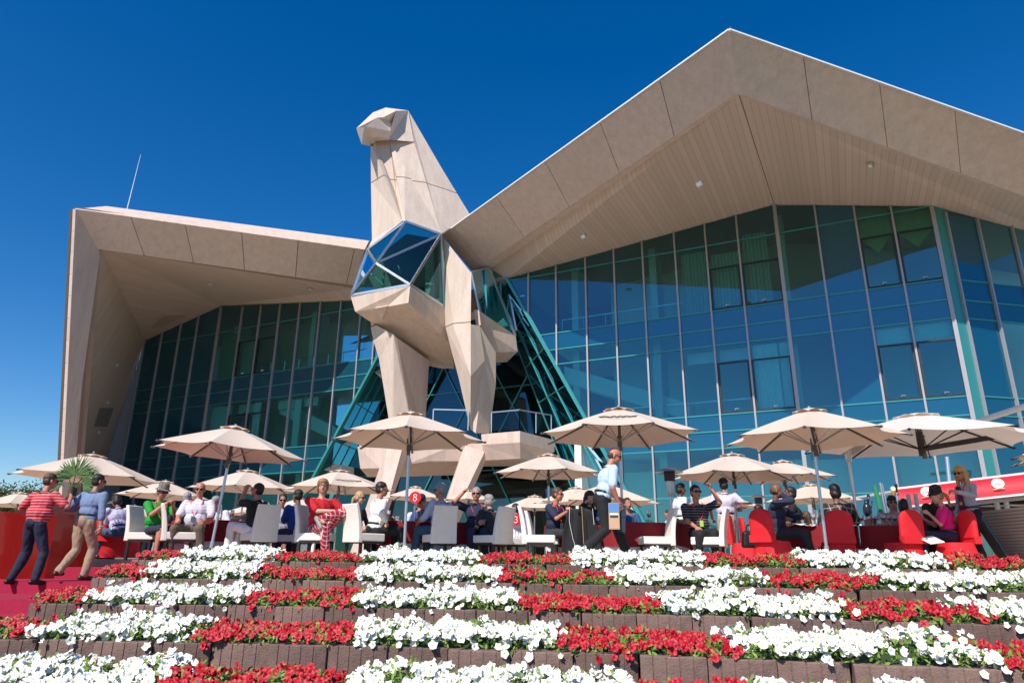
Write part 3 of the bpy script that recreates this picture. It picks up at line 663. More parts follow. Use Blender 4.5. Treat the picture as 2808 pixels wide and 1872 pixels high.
sQ = Gp(*gtop[1]); sQ2 = Gp(*gtop[2])
uvquad('soffit', [KC, QC, sQ2, sQ, gR[2], gR[1]], FU, M_soffit, [(0, 1, 2), (0, 2, 3), (0, 3, 4), (0, 4, 5)])
m = MB(); m.beam(KC+Vector((0, 0, .01)), gR[1]+Vector((0, 0, .01)), .03, .03); U('soffit_joint', m, M_stone_dark)
# floodlights on the soffits, hatch, antenna
def onquad(A, B, C, px, py, off=.0):
    n = (B-A).cross(C-A).normalized(); n = n if n.z < 0 else -n; p = onplane(px, py, A, n); return p, n
def spot(px, py, tri, big=1.):
    p, n = onquad(*tri, px, py); m = MB(); m.beam(p+n*.02, p+n*.14, .34*big, .22*big); o = U('floodlight', m, M_alu)
    g_ = MB(); g_.beam(p+n*.14, p+n*.16, .26*big, .16*big); U('lens', g_, pmat('lamp_lens', (.9, .9, .85), .2), o)
for x, y in ((1604, 646), (1922, 502)): spot(x, y, (JC, KC, gR[0]), .9)
spot(2388, 447, (KC, QC, gR[1]), .9)
for x, y in ((577, 774), (851, 789)): spot(x, y, (LC, RC, gTL[1]), 1.1)
for x, y in ((352, 848),): spot(x, y, (LC, gTL[1], gTL[0]), 1.1)
for x, y in ((318, 1001), (292, 1103), (268, 1185)): spot(x, y, (LC, gTL[0], lb_), 1.1)
hp = [onquad(LC, gTL[0], lb_, *c1(x, y)) for x, y in ((655, 165), (748, 165), (705, 288), (618, 285))]
m = MB(); m.slab([p+n*.05 for p, n in hp], hp[0][1]*-.04); U('hatch', m, pmat('hatch_grey', (.26, .24, .21), .7))
hp = [onquad(LC, gTL[1], gTL[0], *tl3(x, y)) for x, y in ((585, 715), (712, 712), (560, 782), (522, 775))]
m = MB(); m.slab([p+n*.03 for p, n in hp], hp[0][1]*-.02); U('access_panel', m, M_soffit_l)
ap = V3(348, 573, 43.5); m = MB(); m.cyl(ap-Vector((0, 0, .4)), V3(386, 424, 43.5), .035, .012, 8)
o = m.build('antenna_mast', M_white); tag(o, 'thin white antenna mast standing on the left roof wing', 'antenna')
# fins at the left end
for k in range(18):
    u = k/17; A = Fp(*topL[0]); m = MB()
    base = Vector((A.x-.12-3.6*u, A.y+.5+2.4*u, 0)); zt2 = A.z*(1-.72*u)-.1
    m.box((base.x, base.y, zt2/2), (.09, .35, zt2)); U('fin', m, pmat('fin_paint', (.5, .55, .62), .5))
m = MB(); m.slab([Vector((Fp(*topL[0]).x-.1, Fp(*topL[0]).y+.7, 0)), Vector((Fp(*topL[0]).x-2.6, Fp(*topL[0]).y+3.4, 0)), Vector((Fp(*topL[0]).x-2.6, Fp(*topL[0]).y+3.4, 15)), Vector((Fp(*topL[0]).x-.1, Fp(*topL[0]).y+.7, 17))], (.05, .2, 0)); U('side_wall', m, M_alup)
# steel strut at the far right
m = MB(); m.cyl(V3(2680, 1156, 21.5), V3(2900, 1085, 19), .09, n=12); m.cyl(V3(2900, 1085, 19), V3(2900, 1500, 19), .09)
tag(m.build('steel_strut', M_alu), 'slanting grey steel tube crossing the glass at the right edge', 'steel strut')
# ================================================================ falcon tower
FT = root('falcon_tower', (-6.5, 36, 0), 'faceted beige falcon shaped tower with hooked beak standing on two legs between the roof wings', 'falcon tower')
def f1(x, y, Y): return P(900+x*.3508, 270+y*.3508, Y)
def f2(x, y, Y): return P(880+x*.5102, 580+y*.5102, Y)
seam1 = f1(440, 632, 34.9).z; seam2 = f2(745, 605, 34.9).z
M_fs = stone_mat('falcon_stone', (.64, .52, .43), seams=(seam1,)); M_fl = stone_mat('falcon_leg_stone', (.62, .50, .415), seams=(seam2,))
def relief(name, V, faces, off, mat, parent=None, world=True):
    """facets from named points, given real thickness by an offset vector; boundary edges are walled"""
    keys = list(V); ix = {k: i for i, k in enumerate(keys)}; n = len(keys)
    vs = [V[k] for k in keys]; off = Vector(off); m = MB(); F = [tuple(ix[k] for k in f) for f in faces]
    cen = sum(vs, Vector())/n; back = [v+off+(cen-v)*.12 for v in vs]
    E = {}
    for f in F:
        for a, b in zip(f, f[1:]+f[:1]): E[(a, b)] = 1
    FF = list(F)+[tuple(i+n for i in f[::-1]) for f in F]
    for a, b in E:
        if (b, a) not in E: FF.append((b, a, a+n, b+n))
    m.v = vs+back; m.f = FF; m.m = [0]*len(FF)
    return m.build(name, mat, parent or FT, world=True)
# head
H = dict(h1=f1(220, 235, 33.2), h2=f1(260, 357, 33.5), b1=f1(282, 215, 33.5), h3=f1(350, 110, 34.6), h4=f1(450, 72, 35.6), h5=f1(625, 95, 36.2),
         e1=f1(385, 150, 33.9), e2=f1(430, 148, 34.1), e3=f1(530, 97, 34.7), e4=f1(482, 258, 34.5), e5=f1(505, 187, 35.0), mm=f1(450, 310, 34.6),
         j1=f1(345, 375, 35.2), j2=f1(370, 335, 34.9), j3=f1(473, 322, 34.8), c1=f1(670, 339, 35.6), u1=f1(300, 300, 34.2))
relief('head', H, [('h1', 'h3', 'e1', 'b1'), ('h3', 'h4', 'e2', 'e1'), ('h4', 'h5', 'e3', 'e2'), ('h1', 'b1', 'h2'), ('b1', 'e1', 'e4', 'mm'),
                   ('e1', 'e2', 'e5'), ('e1', 'e5', 'e4'), ('e2', 'e3', 'e5'), ('e3', 'e4', 'e5'), ('e3', 'h5', 'c1', 'j3', 'mm', 'e4'), ('b1', 'mm', 'u1'), ('b1', 'u1', 'h2'), ('mm', 'j3', 'j2', 'u1'), ('u1', 'j2', 'j1', 'h2')],
       Vector((-.3, 2.0, 1.1)), stone_mat('falcon_head_stone', (.64, .52, .43)))
# neck
N_ = dict(a=f1(332, 368, 35.4), b=f1(345, 376, 34.8), c=f1(368, 338, 35.2), d=f1(477, 324, 35.3), e=f1(525, 600, 35.1), f=f1(530, 745, 34.8), g=f1(580, 957, 33.9), g2=f1(600, 955, 33.85),
          h=f1(342, 1108, 35.1), i=f1(334, 650, 35.3), k=f1(670, 338, 35.65), l=f1(625, 95, 36.35), m=f1(890, 550, 36.3), n=f1(1107, 907, 36.5), o=f1(885, 1058, 34.7), p=f1(600, 540, 34.85), q=f1(905, 1060, 34.9), s=f1(310, 1170, 34.8))
relief('neck', N_, [('a', 'b', 'g', 'h', 'i'), ('b', 'c', 'd', 'e', 'f', 'g'), ('d', 'p', 'g2'), ('d', 'g2', 'g', 'f', 'e'), ('d', 'k', 'o', 'p'), ('p', 'o', 'g2'), ('k', 'l', 'm', 'n', 'q', 'o'), ('h', 'g', 's')],
       Vector((-.35, 2.9, 1.3)), M_fs)
# glass chest
G = dict(A=f2(455, 55, 33.8), L=f2(252, 205, 34.9), Mm=f2(297, 279, 33.4), B=f2(165, 450, 34.4), C=f2(480, 394, 33.1), R=f2(645, 124, 34.7), S=f2(663, 513, 35.6), K=f2(655, 140, 36.2))
tris = ['ALM', 'LMB', 'MBC', 'AMR', 'MCR', 'RCS']
for t in tris:
    pts = [G['Mm' if c == 'M' else c] for c in t]
    m = MB(); m.add(pts, [(0, 1, 2)]); o = m.build('glass_pane', G_chest, FT, world=True, fix=False)
    fr = MB(); cen = sum(pts, Vector())/3
    for a, b in ((0, 1), (1, 2), (2, 0)): fr.beam(pts[a], pts[b], .13, .13)
    fr.build('pane_frame', M_alu, o, world=True)
m = MB(); ins = [f2(460, 120, 37.5), f2(640, 150, 37.5), f2(650, 470, 37.8), f2(300, 440, 37.8), f2(230, 300, 37.5)]
m.add(ins, [tuple(range(5))]); m.slab([G['B'], G['C'], G['S'], f2(420, 420, 38)], (0, 0, -.1)); m.build('chest_interior', pmat('chest_inner', (.10, .13, .12), .8), FT, world=True)
m = MB(); cw = f2(560, 250, 36.4); m.slab([f2(560, 260, 36.3), f2(600, 200, 36.3), f2(615, 470, 36.3), f2(560, 470, 36.3)], (0, .3, 0)); m.cyl(f2(225, 390, 35.4), f2(262, 330, 35.6), .05); m.cyl(f2(262, 330, 35.6), f2(345, 400, 35.3), .05); m.cyl(f2(340, 330, 36), f2(330, 410, 35.6), .07); m.cyl(f2(415, 290, 34.6), f2(430, 335, 34.5), .035)
m.build('viewing_telescope', pmat('light_grey', (.3, .36, .34), .5), FT, world=True)
m = MB(); m.beam(f2(640, 170, 35.7), f2(650, 500, 35.9), .25, .1); m.build('teal_jamb', M_teal, FT, world=True)
# upper ledge
Lg = dict(a=f2(160, 455, 34.4), b=f2(480, 399, 33.0), c=f2(470, 490, 33.05), d=f2(184, 538, 34.4), e=f2(665, 516, 35.5), f=f2(670, 622, 35.6), g=f2(700, 715, 36.4), h=f2(355, 511, 33.9), i=f2(716, 843, 38.5), j=f2(580, 802, 38.3), k=f2(640, 842, 39.5), l=f2(580, 815, 39.5))
relief('upper_ledge', Lg, [('a', 'b', 'c', 'h', 'd'), ('b', 'e', 'f', 'c'), ('c', 'f', 'g', 'h'), ('h', 'g', 'i', 'j', 'd')], Vector((-.2, 1.6, .9)), stone_mat('ledge_stone', (.64, .51, .41)))
m = MB(); m.slab([f2(578, 800, 38.3), f2(716, 816, 38.3), f2(716, 843, 38.5), f2(640, 842, 38.6), f2(578, 828, 38.5)], (0, 1.5, .4)); m.build('ledge_foot', M_stone, FT, world=True)
m = MB(); A = [f2(290, 520, 33.75), f2(356, 508, 33.6), f2(326, 588, 34.35)]; m.slab(A, (0, .5, .3)); m.build('breast_notch', M_stone, FT, world=True)
for x, y, Y in ((563, 594, 35.1), (380, 622, 36.2)):
    m = MB(); p = f2(x, y, Y); m.cyl(p+Vector((0, -.25, -.12)), p+Vector((0, .1, .3)), .16, n=14); m.build('downlight', M_darkframe, FT, world=True)
# right ledge
Rg = dict(a=f2(822, 528, 35.9), b=f2(850, 532, 36.0), c=f2(1047, 668, 38.0), d=f2(1057, 752, 38.2), e=f2(1000, 808, 39.8), f=f2(940, 812, 39.8), g=f2(940, 757, 37.5), h=f2(840, 612, 36.3))
relief('right_ledge', Rg, [('b', 'c', 'd', 'g', 'h'), ('g', 'd', 'e', 'f')], Vector((-.2, 1.2, .6)), M_stone)
m = MB(); m.slab([f2(820, 527, 35.4), f2(850, 530, 35.4), f2(860, 611, 35.4), f2(835, 609, 35.4)], (0, .8, .2)); m.build('ledge_tab', M_stone, FT, world=True)
m = MB(); p = f2(950, 716, 38.2); m.cyl(p+Vector((0, -.2, -.15)), p+Vector((0, .1, .2)), .15, n=14); m.build('downlight', M_darkframe, FT, world=True)
# upper right side glass under the roof wing
tg = [f2(806, 325, 36.3), f2(905, 303, 37.3), f2(1046, 665, 38.3), f2(850, 531, 36.4)]
m = MB(); m.add(tg, [(0, 1, 2, 3)]); m.add([tg[1], f2(1000, 372, 38.6), f2(1050, 640, 38.6), tg[2]], [(0, 1, 2, 3)]); o = m.build('glass_pane', G_dark, FT, world=True, fix=False)
fr = MB(); fr.beam(tg[0], tg[1], .1, .1); fr.beam(tg[1], tg[2], .1, .1); fr.beam(tg[0], tg[3], .1, .1); fr.beam(f2(1000, 372, 38.5), f2(1050, 640, 38.5), .1, .1); fr.build('pane_frame', M_alu, o, world=True)
fr = MB(); fr.beam(f2(885, 312, 37), f2(890, 560, 37), .25, .1); fr.beam(f2(965, 370, 38), f2(970, 610, 38), .25, .1); fr.build('teal_jamb', M_teal, FT, world=True)
# right leg
RL = dict(a=f2(650, 130, 35.6), b=f2(664, 515, 35.5), c=f2(670, 625, 35.4), d=f2(692, 712, 35.4), e=f2(742, 900, 35.3), f=f2(803, 1168, 35.3), m1=f2(656, 138, 35.5), m2=f2(710, 606, 34.8), m3=f2(805, 885, 34.1),
          t=f2(808, 330, 35.0), t2=f2(805, 606, 34.5), r1=f2(853, 612, 35.0), r2=f2(940, 757, 35.9), r3=f2(940, 930, 36.0), r4=f2(905, 1191, 36.0), q=f2(880, 800, 35.1), w=f2(832, 1190, 35.2))
relief('leg', RL, [('a', 'm1', 'm2', 'c', 'b'), ('m2', 'm3', 'f', 'e', 'd', 'c'), ('m1', 't', 't2', 'm3', 'm2'), ('t2', 'r1', 'q', 'm3'), ('r1', 'r2', 'r3', 'q'), ('q', 'r3', 'r4', 'w'), ('m3', 'q', 'w', 'f')], Vector((-.25, 1.9, .6)), M_fl)
# left leg
LL = dict(a=f2(268, 595, 35.3), a2=f2(268, 625, 35.5), a3=f2(283, 697, 35.5), b=f2(390, 660, 34.7), c=f2(398, 1235, 35.0), d=f2(384, 1235, 35.6), e=f2(312, 790, 35.6), f=f2(408, 677, 34.9), g=f2(498, 1215, 35.4), h=f2(582, 800, 37.6), i=f2(556, 1225, 37.6))
relief('leg', LL, [('a', 'b', 'c', 'd', 'e', 'a3', 'a2'), ('b', 'f', 'g', 'c'), ('f', 'h', 'i', 'g')], Vector((-.4, 1.9, .55)), M_fl)
# lower terrace and its struts
Bs = dict(a=f2(862, 1196, 34.6), b=f2(1070, 1178, 33.0), c=f2(1255, 1228, 35.2), a1=f2(866, 1252, 34.6), b1=f2(1070, 1240, 33.0), c1=f2(1255, 1290, 35.2), a2=f2(882, 1336, 35.0), b2=f2(1072, 1326, 33.6), c2=f2(1180, 1345, 35.2))
relief('terrace_parapet', Bs, [('a', 'b', 'b1', 'a1'), ('b', 'c', 'c1', 'b1'), ('a1', 'b1', 'b2', 'a2'), ('b1', 'c1', 'c2', 'b2')], Vector((0, 2, .3)), M_stone)
Bl = dict(a=f2(196, 1262, 34.8), b=f2(360, 1262, 34.2), c=f2(322, 1378, 34.4), d=f2(212, 1380, 35.0), e=f2(250, 1425, 37.0), f=f2(300, 1425, 36.6))
relief('terrace_parapet', Bl, [('a', 'b', 'c', 'd'), ('d', 'c', 'f', 'e')], Vector((0, 1.6, .3)), M_stone)
Bc = dict(a=f2(440, 1230, 34.6), b=f2(780, 1230, 34.6), c=f2(745, 1340, 34.9), d=f2(578, 1340, 34.7), e=f2(450, 1362, 34.6), f=f2(400, 1425, 38), g=f2(720, 1415, 38))
relief('terrace_parapet', Bc, [('a', 'b', 'c', 'd', 'e'), ('e', 'd', 'c', 'g', 'f')], Vector((0, 1.5, .3)), M_stone)
def zg(x, y, Y):         # strut foot on the ground below a picture point
    v = f2(x, y, Y); v.z = 0; return v
for nm, p in (('a', [(355, 1262, 34.0), (440, 1262, 33.9), (375, 1500, 33.0), (288, 1455, 33.1), (478, 1275, 34.8), (400, 1500, 33.9), (452, 1370, 34.6)]), ('b', [(775, 1255, 34.0), (880, 1290, 33.9), (775, 1510, 33.0), (690, 1508, 33.1), (885, 1338, 34.7), (812, 1505, 34.0), (870, 1360, 34.5)])):
    q = [f2(*t) for t in p]
    dn = [q[3]+(q[3]-q[0]).normalized()*((q[3].z)/max(.1, -(q[3]-q[0]).normalized().z)), q[2]+(q[2]-q[1]).normalized()*(q[2].z/max(.1, -(q[2]-q[1]).normalized().z)), q[5]+(q[5]-q[4]).normalized()*(q[5].z/max(.1, -(q[5]-q[4]).normalized().z))]
    V = dict(a=q[0], b=q[1], c=dn[1], d=dn[0], e=q[4], f=dn[2])
    relief('claw_strut', V, [('a', 'b', 'c', 'd'), ('b', 'e', 'f', 'c')], Vector((-.2, 1.2, .2)), M_stone)
m = MB(); zt3 = f2(862, 1196, 34.6).z; m.prism([(f2(200, 1290, 35).x, 35.2), (f2(1240, 1230, 35).x, 35.4), (f2(1240, 1230, 35).x-1, 40), (f2(200, 1290, 35).x, 41)], zt3-.9, zt3-.35); m.build('terrace_slab', M_stone, FT, world=True)
# glass balustrades
def rail(pts, h=1.05):
    m = MB(); gl = MB()
    for a, b in zip(pts[:-1], pts[1:]):
        a, b = Vector(a), Vector(b); u = Vector((0, 0, h)); m.beam(a+u, b+u, .06, .06); n = max(1, round((b-a).length/1.3))
        for k in range(n+1): q = a.lerp(b, k/n); m.beam(q, q+u, .05, .05)
        gl.add([a+u*.08, b+u*.08, b+u*.93, a+u*.93], [(0, 1, 2, 3)])
    o = m.build('balustrade', M_alu, FT, world=True); gl.build('glass_panel', G_rail, o, world=True, fix=False)
zr = f2(1070, 1178, 33.3).z
rail([f2(915, 1188, 34.6), Vector((*f2(1068, 1176, 33.3).xy, zr)), f2(1238, 1200, 35.3)]); rail([f2(600, 1170, 34.9), f2(790, 1175, 34.9)])
# ================================================================ umbrellas
M_can = fabric_trans('canopy_cream', (.76, .64, .525), (.66, .36, .22), .2); M_canw = fabric_trans('canopy_white', (.88, .83, .74), (.8, .62, .46), .3)
M_rib = pmat('rib_grey', (.10, .09, .085), .5); M_pole = pmat('pole_aluminium', (.55, .57, .60), .32, .8); M_ink = pmat('print_black', (.03, .03, .04), .7)
def umbrella(label, apex_px, apex_py, w, Y=None, z=2.5, drop=.2, pole=True, rot=None, mat=None, logo=None, tilt=0., group='cream garden parasols over the terrace', foot=0., cat='umbrella'):
    top = P(apex_px, apex_py, Y) if Y else Pz(apex_px, apex_py, z)
    Y = top.y; d = (P(apex_px+w/2, apex_py+70, Y)-P(apex_px-w/2, apex_py+70, Y)).x; R = d/2*1.0
    rt = root('umbrella', (top.x, top.y, foot), label, cat, group=group); rt.rotation_euler = (rng.normal(0, .012), tilt+rng.normal(0, .012), 0)
    zt = top.z-foot; dr = R*2*drop; mat = mat or M_can; a0 = rng.uniform(0, .78) if rot is None else rot
    hgtp = zt-.06
    def rim(k, f=1.): a = a0+k*math.pi/4; return Vector((R*f*math.cos(a), R*f*math.sin(a), hgtp-dr*(.1+.9*f**1.08)))
    m = MB(); n = 8; s_ = 6; V = []; F = []
    for k in range(8):
        A, B = [rim(k, j/n) for j in range(n+1)], [rim(k+1, j/n) for j in range(n+1)]
        o = len(V)
        for j in range(n+1):
            for s in range(s_+1):
                t = s/s_; p = A[j].lerp(B[j], t); sag = 4*t*(1-t)*(j/n)
                p = p*1.0; c = Vector((p.x, p.y, 0)); p -= c*(.12*sag*(j/n)); p.z -= .018*sag*R*(1 if j < n else .4); V.append(p)
        for j in range(n):
            for s in range(s_): a = o+j*(s_+1)+s; F.append((a, a+1, a+s_+2, a+s_+1))
    m.add(V, F); can = m.build('canopy', mat, rt, smooth=True, angle=14)
    # vent cap with scalloped rim
    m = MB(); rc = .19*R; zc_ = hgtp-dr*(.1+.9*(rc/R)**1.08); V = [(0, 0, zc_+.10)]; q = 32
    for j in (1, 2, 3):
        for i in range(q):
            a = a0+2*math.pi*i/q; f = j/3; wv = abs(math.sin((a-a0)*4)); rr = rc*f*(1+.05*wv*(f == 1)); V.append((rr*math.cos(a), rr*math.sin(a), (zc_+.10)*(1-f*f)+(zc_+.018)*f*f+(.03*wv if j == 3 else 0)))
    F = [(0, 1+i, 1+(i+1) % q) for i in range(q)]
    for j in range(2): F += [(1+j*q+i, 1+(j+1)*q+i, 1+(j+1)*q+(i+1) % q, 1+j*q+(i+1) % q) for i in range(q)]
    m.add(V, F); m.build('vent_cap', mat, can, smooth=True, fix=False)
    for k in range(8):
        a = rim(k, .04); m = MB(); pts = [rim(k, f)-Vector((0, 0, .02)) for f in (.04, .35, .7, 1.015)]
        for u, v in zip(pts[:-1], pts[1:]): m.beam(u, v, .018, .028)
        m.ell(pts[-1]+Vector((0, 0, .01)), (.028, .028, .02), n=8, m=5); m.build('rib', M_rib, rt)
    hz = hgtp-dr*1.05-.06
    m = MB()
    for k in range(8): m.cyl(rim(k, .48)-Vector((0, 0, .03)), (.04*math.cos(a0+k*.785), .04*math.sin(a0+k*.785), hz), .011, n=6); m.ell(rim(k, .48)-Vector((0, 0, .03)), (.03, .03, .022), n=8, m=5)
    m.build('struts', M_pole, rt)
    m = MB(); m.cyl((0, 0, hz-.1), (0, 0, hz+.1), .045, n=12); m.cyl((0, 0, hz+.1), (0, 0, hgtp-.03), .028, n=10); m.box((.0, -.05, hz-.13), (.05, .06, .09)); m.build('hub', M_rib, rt)
    if pole:
        m = MB(); m.cyl((0, 0, 0), (0, 0, zt-.06), .024, n=16); m.cyl((0, 0, .0), (0, 0, .32), .034, n=16); m.build('pole', M_pole, rt, smooth=True, angle=40)
    m = MB(); m.ell((0, 0, zc_+.10), (.022, .022, .014), n=8, m=6); m.build('finial', mat, can)
    if logo is not None:
        m = MB(); k, f = logo; ra = rng.normal(0, 1, 40)
        cen = (rim(k, f)+rim(k+1, f))/2; up = ((rim(k, f-.2)+rim(k+1, f-.2))/2-cen).normalized(); al = (rim(k+1, f)-rim(k, f)).normalized(); no = al.cross(up); no = no if no.z > 0 else -no
        pts = [(-.30, -.02), (-.2, .03), (-.12, -.04), (-.06, .05), (-.02, -.04), (.04, .05), (.07, -.03), (.13, .04), (.17, -.03), (.3, .02)]
        m.tube([cen+al*x*R/1.3+up*y+no*(-.002) for x, y in pts], .007, 5); m.tube([cen+al*x*R/1.3+up*y+no*(-.002) for x, y in ((-.28, -.06), (.05, -.075), (.28, -.05))], .006, 5)
        m.build('printed_script', M_ink, can)
    return rt
umb = [
 ('leaning cream parasol front left above the man in the lilac striped shirt', 625, 1152, 401, dict(Y=11.9, tilt=.06, pole=True, rot=.15)),
 ('large cream parasol in front of the falcon legs, pole in white petunias', 1130, 1115, 407, dict(Y=11.3, rot=.1)),
 ('cream parasol with black script over the walking man with the brochure', 1695, 1102, 434, dict(Y=12.3, rot=.22, logo=(5, .62))),
 ('large cream parasol whose pole stands among the white petunias at right', 2217, 1104, 460, dict(Y=10.6, rot=.3)),
 ('cream parasol at far left behind the small palm', 250, 1230, 367, dict(z=2.55, rot=.35)),
 ('small cream parasol above the man in the plaid hat', 450, 1308, 235, dict(z=2.5)),
 ('cream parasol behind the man in the black polo', 676, 1276, 297, dict(z=2.5, rot=.2)),
 ('cream parasol with black script behind the blond man in tartan trousers', 935, 1276, 300, dict(z=2.5, rot=.1, logo=(6, .7))),
 ('cream parasol above the man with clasped hands, left of the walking man', 1504, 1233, 300, dict(z=2.5, rot=.25)),
 ('cream parasol above the men beside the steel patio heater', 2003, 1230, 347, dict(z=2.5, rot=.2)),
 ('cream parasol tucked behind two larger parasols right of centre', 2146, 1252, 265, dict(z=2.6)),
 ('cream parasol low at right behind the man in plaid shirt', 2223, 1317, 250, dict(z=2.5)),
 ('small cream parasol behind the standing white shirted waiter', 1971, 1341, 215, dict(z=2.5)),
 ('low cream parasol behind the man with clasped hands', 1465, 1350, 200, dict(z=2.55)),
 ('cream parasol behind the walking man with the brochure', 1660, 1314, 291, dict(z=2.55)),
 ('half hidden cream parasol farther back left of the walking man', 1580, 1326, 230, dict(z=2.7)),
 ('small cream parasol behind the red table number eight', 1138, 1326, 175, dict(z=2.55)),
 ('small cream parasol behind the man lifting his sunglasses', 1286, 1337, 150, dict(z=2.55)),
 ('faint cream parasol far back behind the man in the royal blue shirt', 823, 1358, 165, dict(z=2.6)),
 ('cream parasol far back left of the man in the black polo', 718, 1366, 200, dict(z=2.5)),
 ('cream parasol at the left edge beside the striped polo man', 60, 1341, 200, dict(z=2.5)),
 ('tiny cream parasol far back above the man in lavender shirt', 372, 1379, 165, dict(z=2.6))]
for lab, x, y, w, kw in umb: umbrella(lab, x, y, w, **kw)
# big cantilever parasol on the right
bigu = umbrella('big white cantilever parasol with black ribs over the bar at right', 2510, 1118, 585, Y=12.0, drop=.155, pole=False, rot=.18, mat=M_canw, group=None)
for ch in list(bigu.children):
    if ch.name.startswith(('rib', 'struts')): ch.data.materials.clear(); ch.data.materials.append(M_blk)
m = MB(); hp = Vector((0, 0, 1.93)); m.beam((0, 0, 2.0), (2.1, .15, 2.35), .06, .09); m.beam((2.1, .15, 0), (2.1, .15, 2.5), .09, .09); m.cyl((0, 0, 1.88), (0, 0, 2.3), .06)
m.build('mast_and_arm', M_blk, bigu)
umbrella('edge of a cream parasol just entering at the right border', 3010, 1150, 440, Y=11.5)
# ================================================================ furniture
M_leath = pmat('white_leatherette', (.80, .75, .68), .45, var=.05, vscale=5, bump=.04, bscale=25); M_leg = pmat('dark_wood', (.02, .014, .012), .4)
M_cloth = pmat('dark_red_cloth', (.22, .006, .012), .85, bump=.3, bscale=6); M_red = pmat('red_chair_cover', (.66, .012, .022), .75, bump=.35, bscale=7, var=.08); M_clw = pmat('white_cloth', (.75, .74, .78), .85)
def bevel(o, w=.02, seg=3):
    md = o.modifiers.new('bevel', 'BEVEL'); md.width = w; md.segments = seg; md.limit_method = 'ANGLE'; return o
def chair_proto():
    rt = root('chair', (0, 0, 0), None, 'chair')
    m = MB(); m.box((0, .03, .42), (.46, .50, .13)); bevel(m.build('seat', M_leath, rt))
    m = MB(); n = 8; V = []
    for k in range(n+1):
        t = k/n; z = .33+t*.64; y = -.24-.10*t*t; wd = .235-.022*t; th = .095-.03*t; V += [(-wd, y+th/2, z), (wd, y+th/2, z), (wd, y-th/2, z), (-wd, y-th/2, z)]
    m.add(V, [(0, 3, 2, 1), (4*n, 4*n+1, 4*n+2, 4*n+3)]+[(4*k+i, 4*k+(i+1) % 4, 4*k+4+(i+1) % 4, 4*k+4+i) for k in range(n) for i in range(4)])
    bevel(m.build('backrest', M_leath, rt, smooth=True, angle=35), .018)
    m = MB(); m.box((0, 0, .335), (.44, .5, .035)); m.build('seat_frame', M_leg, rt)
    for sx in (-1, 1):
        for sy in (-1, 1): m = MB(); m.box((sx*.195, .01+sy*.215, .165), (.045, .045, .33)); m.build('leg', M_leg, rt)
    return rt
def red_proto():
    rt = root('covered_chair', (0, 0, 0), None, 'chair')
    m = MB(); n = 10; V = []; F = []                          # rounded top back under a fitted cover flaring to the floor
    prof = [(0, .33, .30), (.2, .29, .27), (.42, .245, .22), (.5, .235, .12), (.7, .232, .10), (.80, .228, .095), (.87, .205, .09), (.92, .15, .085), (.95, .07, .08)]
    q = 24
    for z, hw, hd in prof:
        for i in range(q):
            a = 2*math.pi*i/q; ca, sa = math.cos(a), math.sin(a); r = (abs(ca)**4+abs(sa)**4)**-.25
            yc = 0.0 if z < .45 else -.24-.06*(z-.45)
            if z < .45: x, y = ca*r*hw, sa*r*hd+.0
            else: x, y = ca*r*hw, yc+sa*r*hd*.5
            fl = .02*math.sin(a*9)*(1 if z < .15 else .45 if z < .3 else 0); V.append((x*(1+fl*2), y*(1+fl*2), z))
    for k in range(len(prof)-1):
        if k == 2: continue
        F += [(k*q+i, k*q+(i+1) % q, (k+1)*q+(i+1) % q, (k+1)*q+i) for i in range(q)]
    F += [tuple(range(2*q, 3*q)), tuple(range(8*q, 9*q)), tuple(range(4*q-1, 3*q-1, -1))]; m.add(V, F)
    m.build('cover', M_red, rt, smooth=True, angle=50, fix=True)
    m = MB(); m.box((0, -.255, .46), (.46, .11, .12)); m.build('cover_fold', M_red, rt)
    return rt
CHP = chair_proto(); REDP = red_proto(); used = {'w': 0, 'r': 0}
def chair(label, px, Y, yaw, kind='w', group=None, z=0., s=1.):
    src = CHP if kind == 'w' else REDP
    o = src if not used[kind] else copy_tree(src)
    used[kind] += 1; Y += 1.25; o.location = (gx(px, Y, 1450), Y, z); o.rotation_euler = (0, 0, R_(yaw)); o.scale = (s, s, s)
    o['label'] = label; o['category'] = 'chair'; o['group'] = group or ('white high backed chairs on the terrace' if kind == 'w' else 'red covered chairs on the terrace'); return o
for a in [('white chair holding the man in the green polo', 405, 11.9, -98), ('white chair seen from behind left of the man in lilac striped shirt', 493, 11.5, -62),
          ('white chair under the man in the black polo and white trousers', 712, 11.5, 42), ('shaded white chair under the man in the royal blue shirt', 812, 12.4, 55),
          ('white chair under the blond man in the red polo', 868, 11.2, -100), ('bright white chair seen from behind under the man in the white shirt', 1000, 11.1, -42),
          ('white chair, half shaded, under the man in jeans with rolled sleeves', 1205, 11.3, 24), ('shaded white chair turned away with a grey haired sitter', 1352, 11.4, 48),
          ('empty white chair in side view left of the man with clasped hands', 1478, 11.0, -94), ('white chair under the man with clasped hands', 1492, 12.3, -97),
          ('white chair back behind the red table number three', 1405, 13.0, -60), ('empty white chair in shade facing left right of the walking man', 1798, 11.2, 92),
          ('pinkish white chair under the man in the striped black polo', 1942, 11.2, 66), ('white chair seat between the empty shaded chair and the striped polo man', 1870, 12.6, 88)]: chair(*a)
for a in [('red covered chair under the balding man with his hand on his mouth', 2115, 10.9, -58), ('red covered chair with a black bag, beside the kneeling waiter', 2040, 12.4, -115),
          ('second red covered chair behind the black bag', 2072, 13.2, -100),
          ('red covered chair seen from behind below the plaid shirt', 2292, 11.1, -12), ('empty red covered chair seen from behind left of the pink shirt woman', 2468, 10.9, 14),
          ('red covered chair under the woman in the pink shirt', 2612, 10.6, 88), ('red covered chair at far left beside the man in khaki trousers', 262, 13.4, -80)]: chair(*a, kind='r')
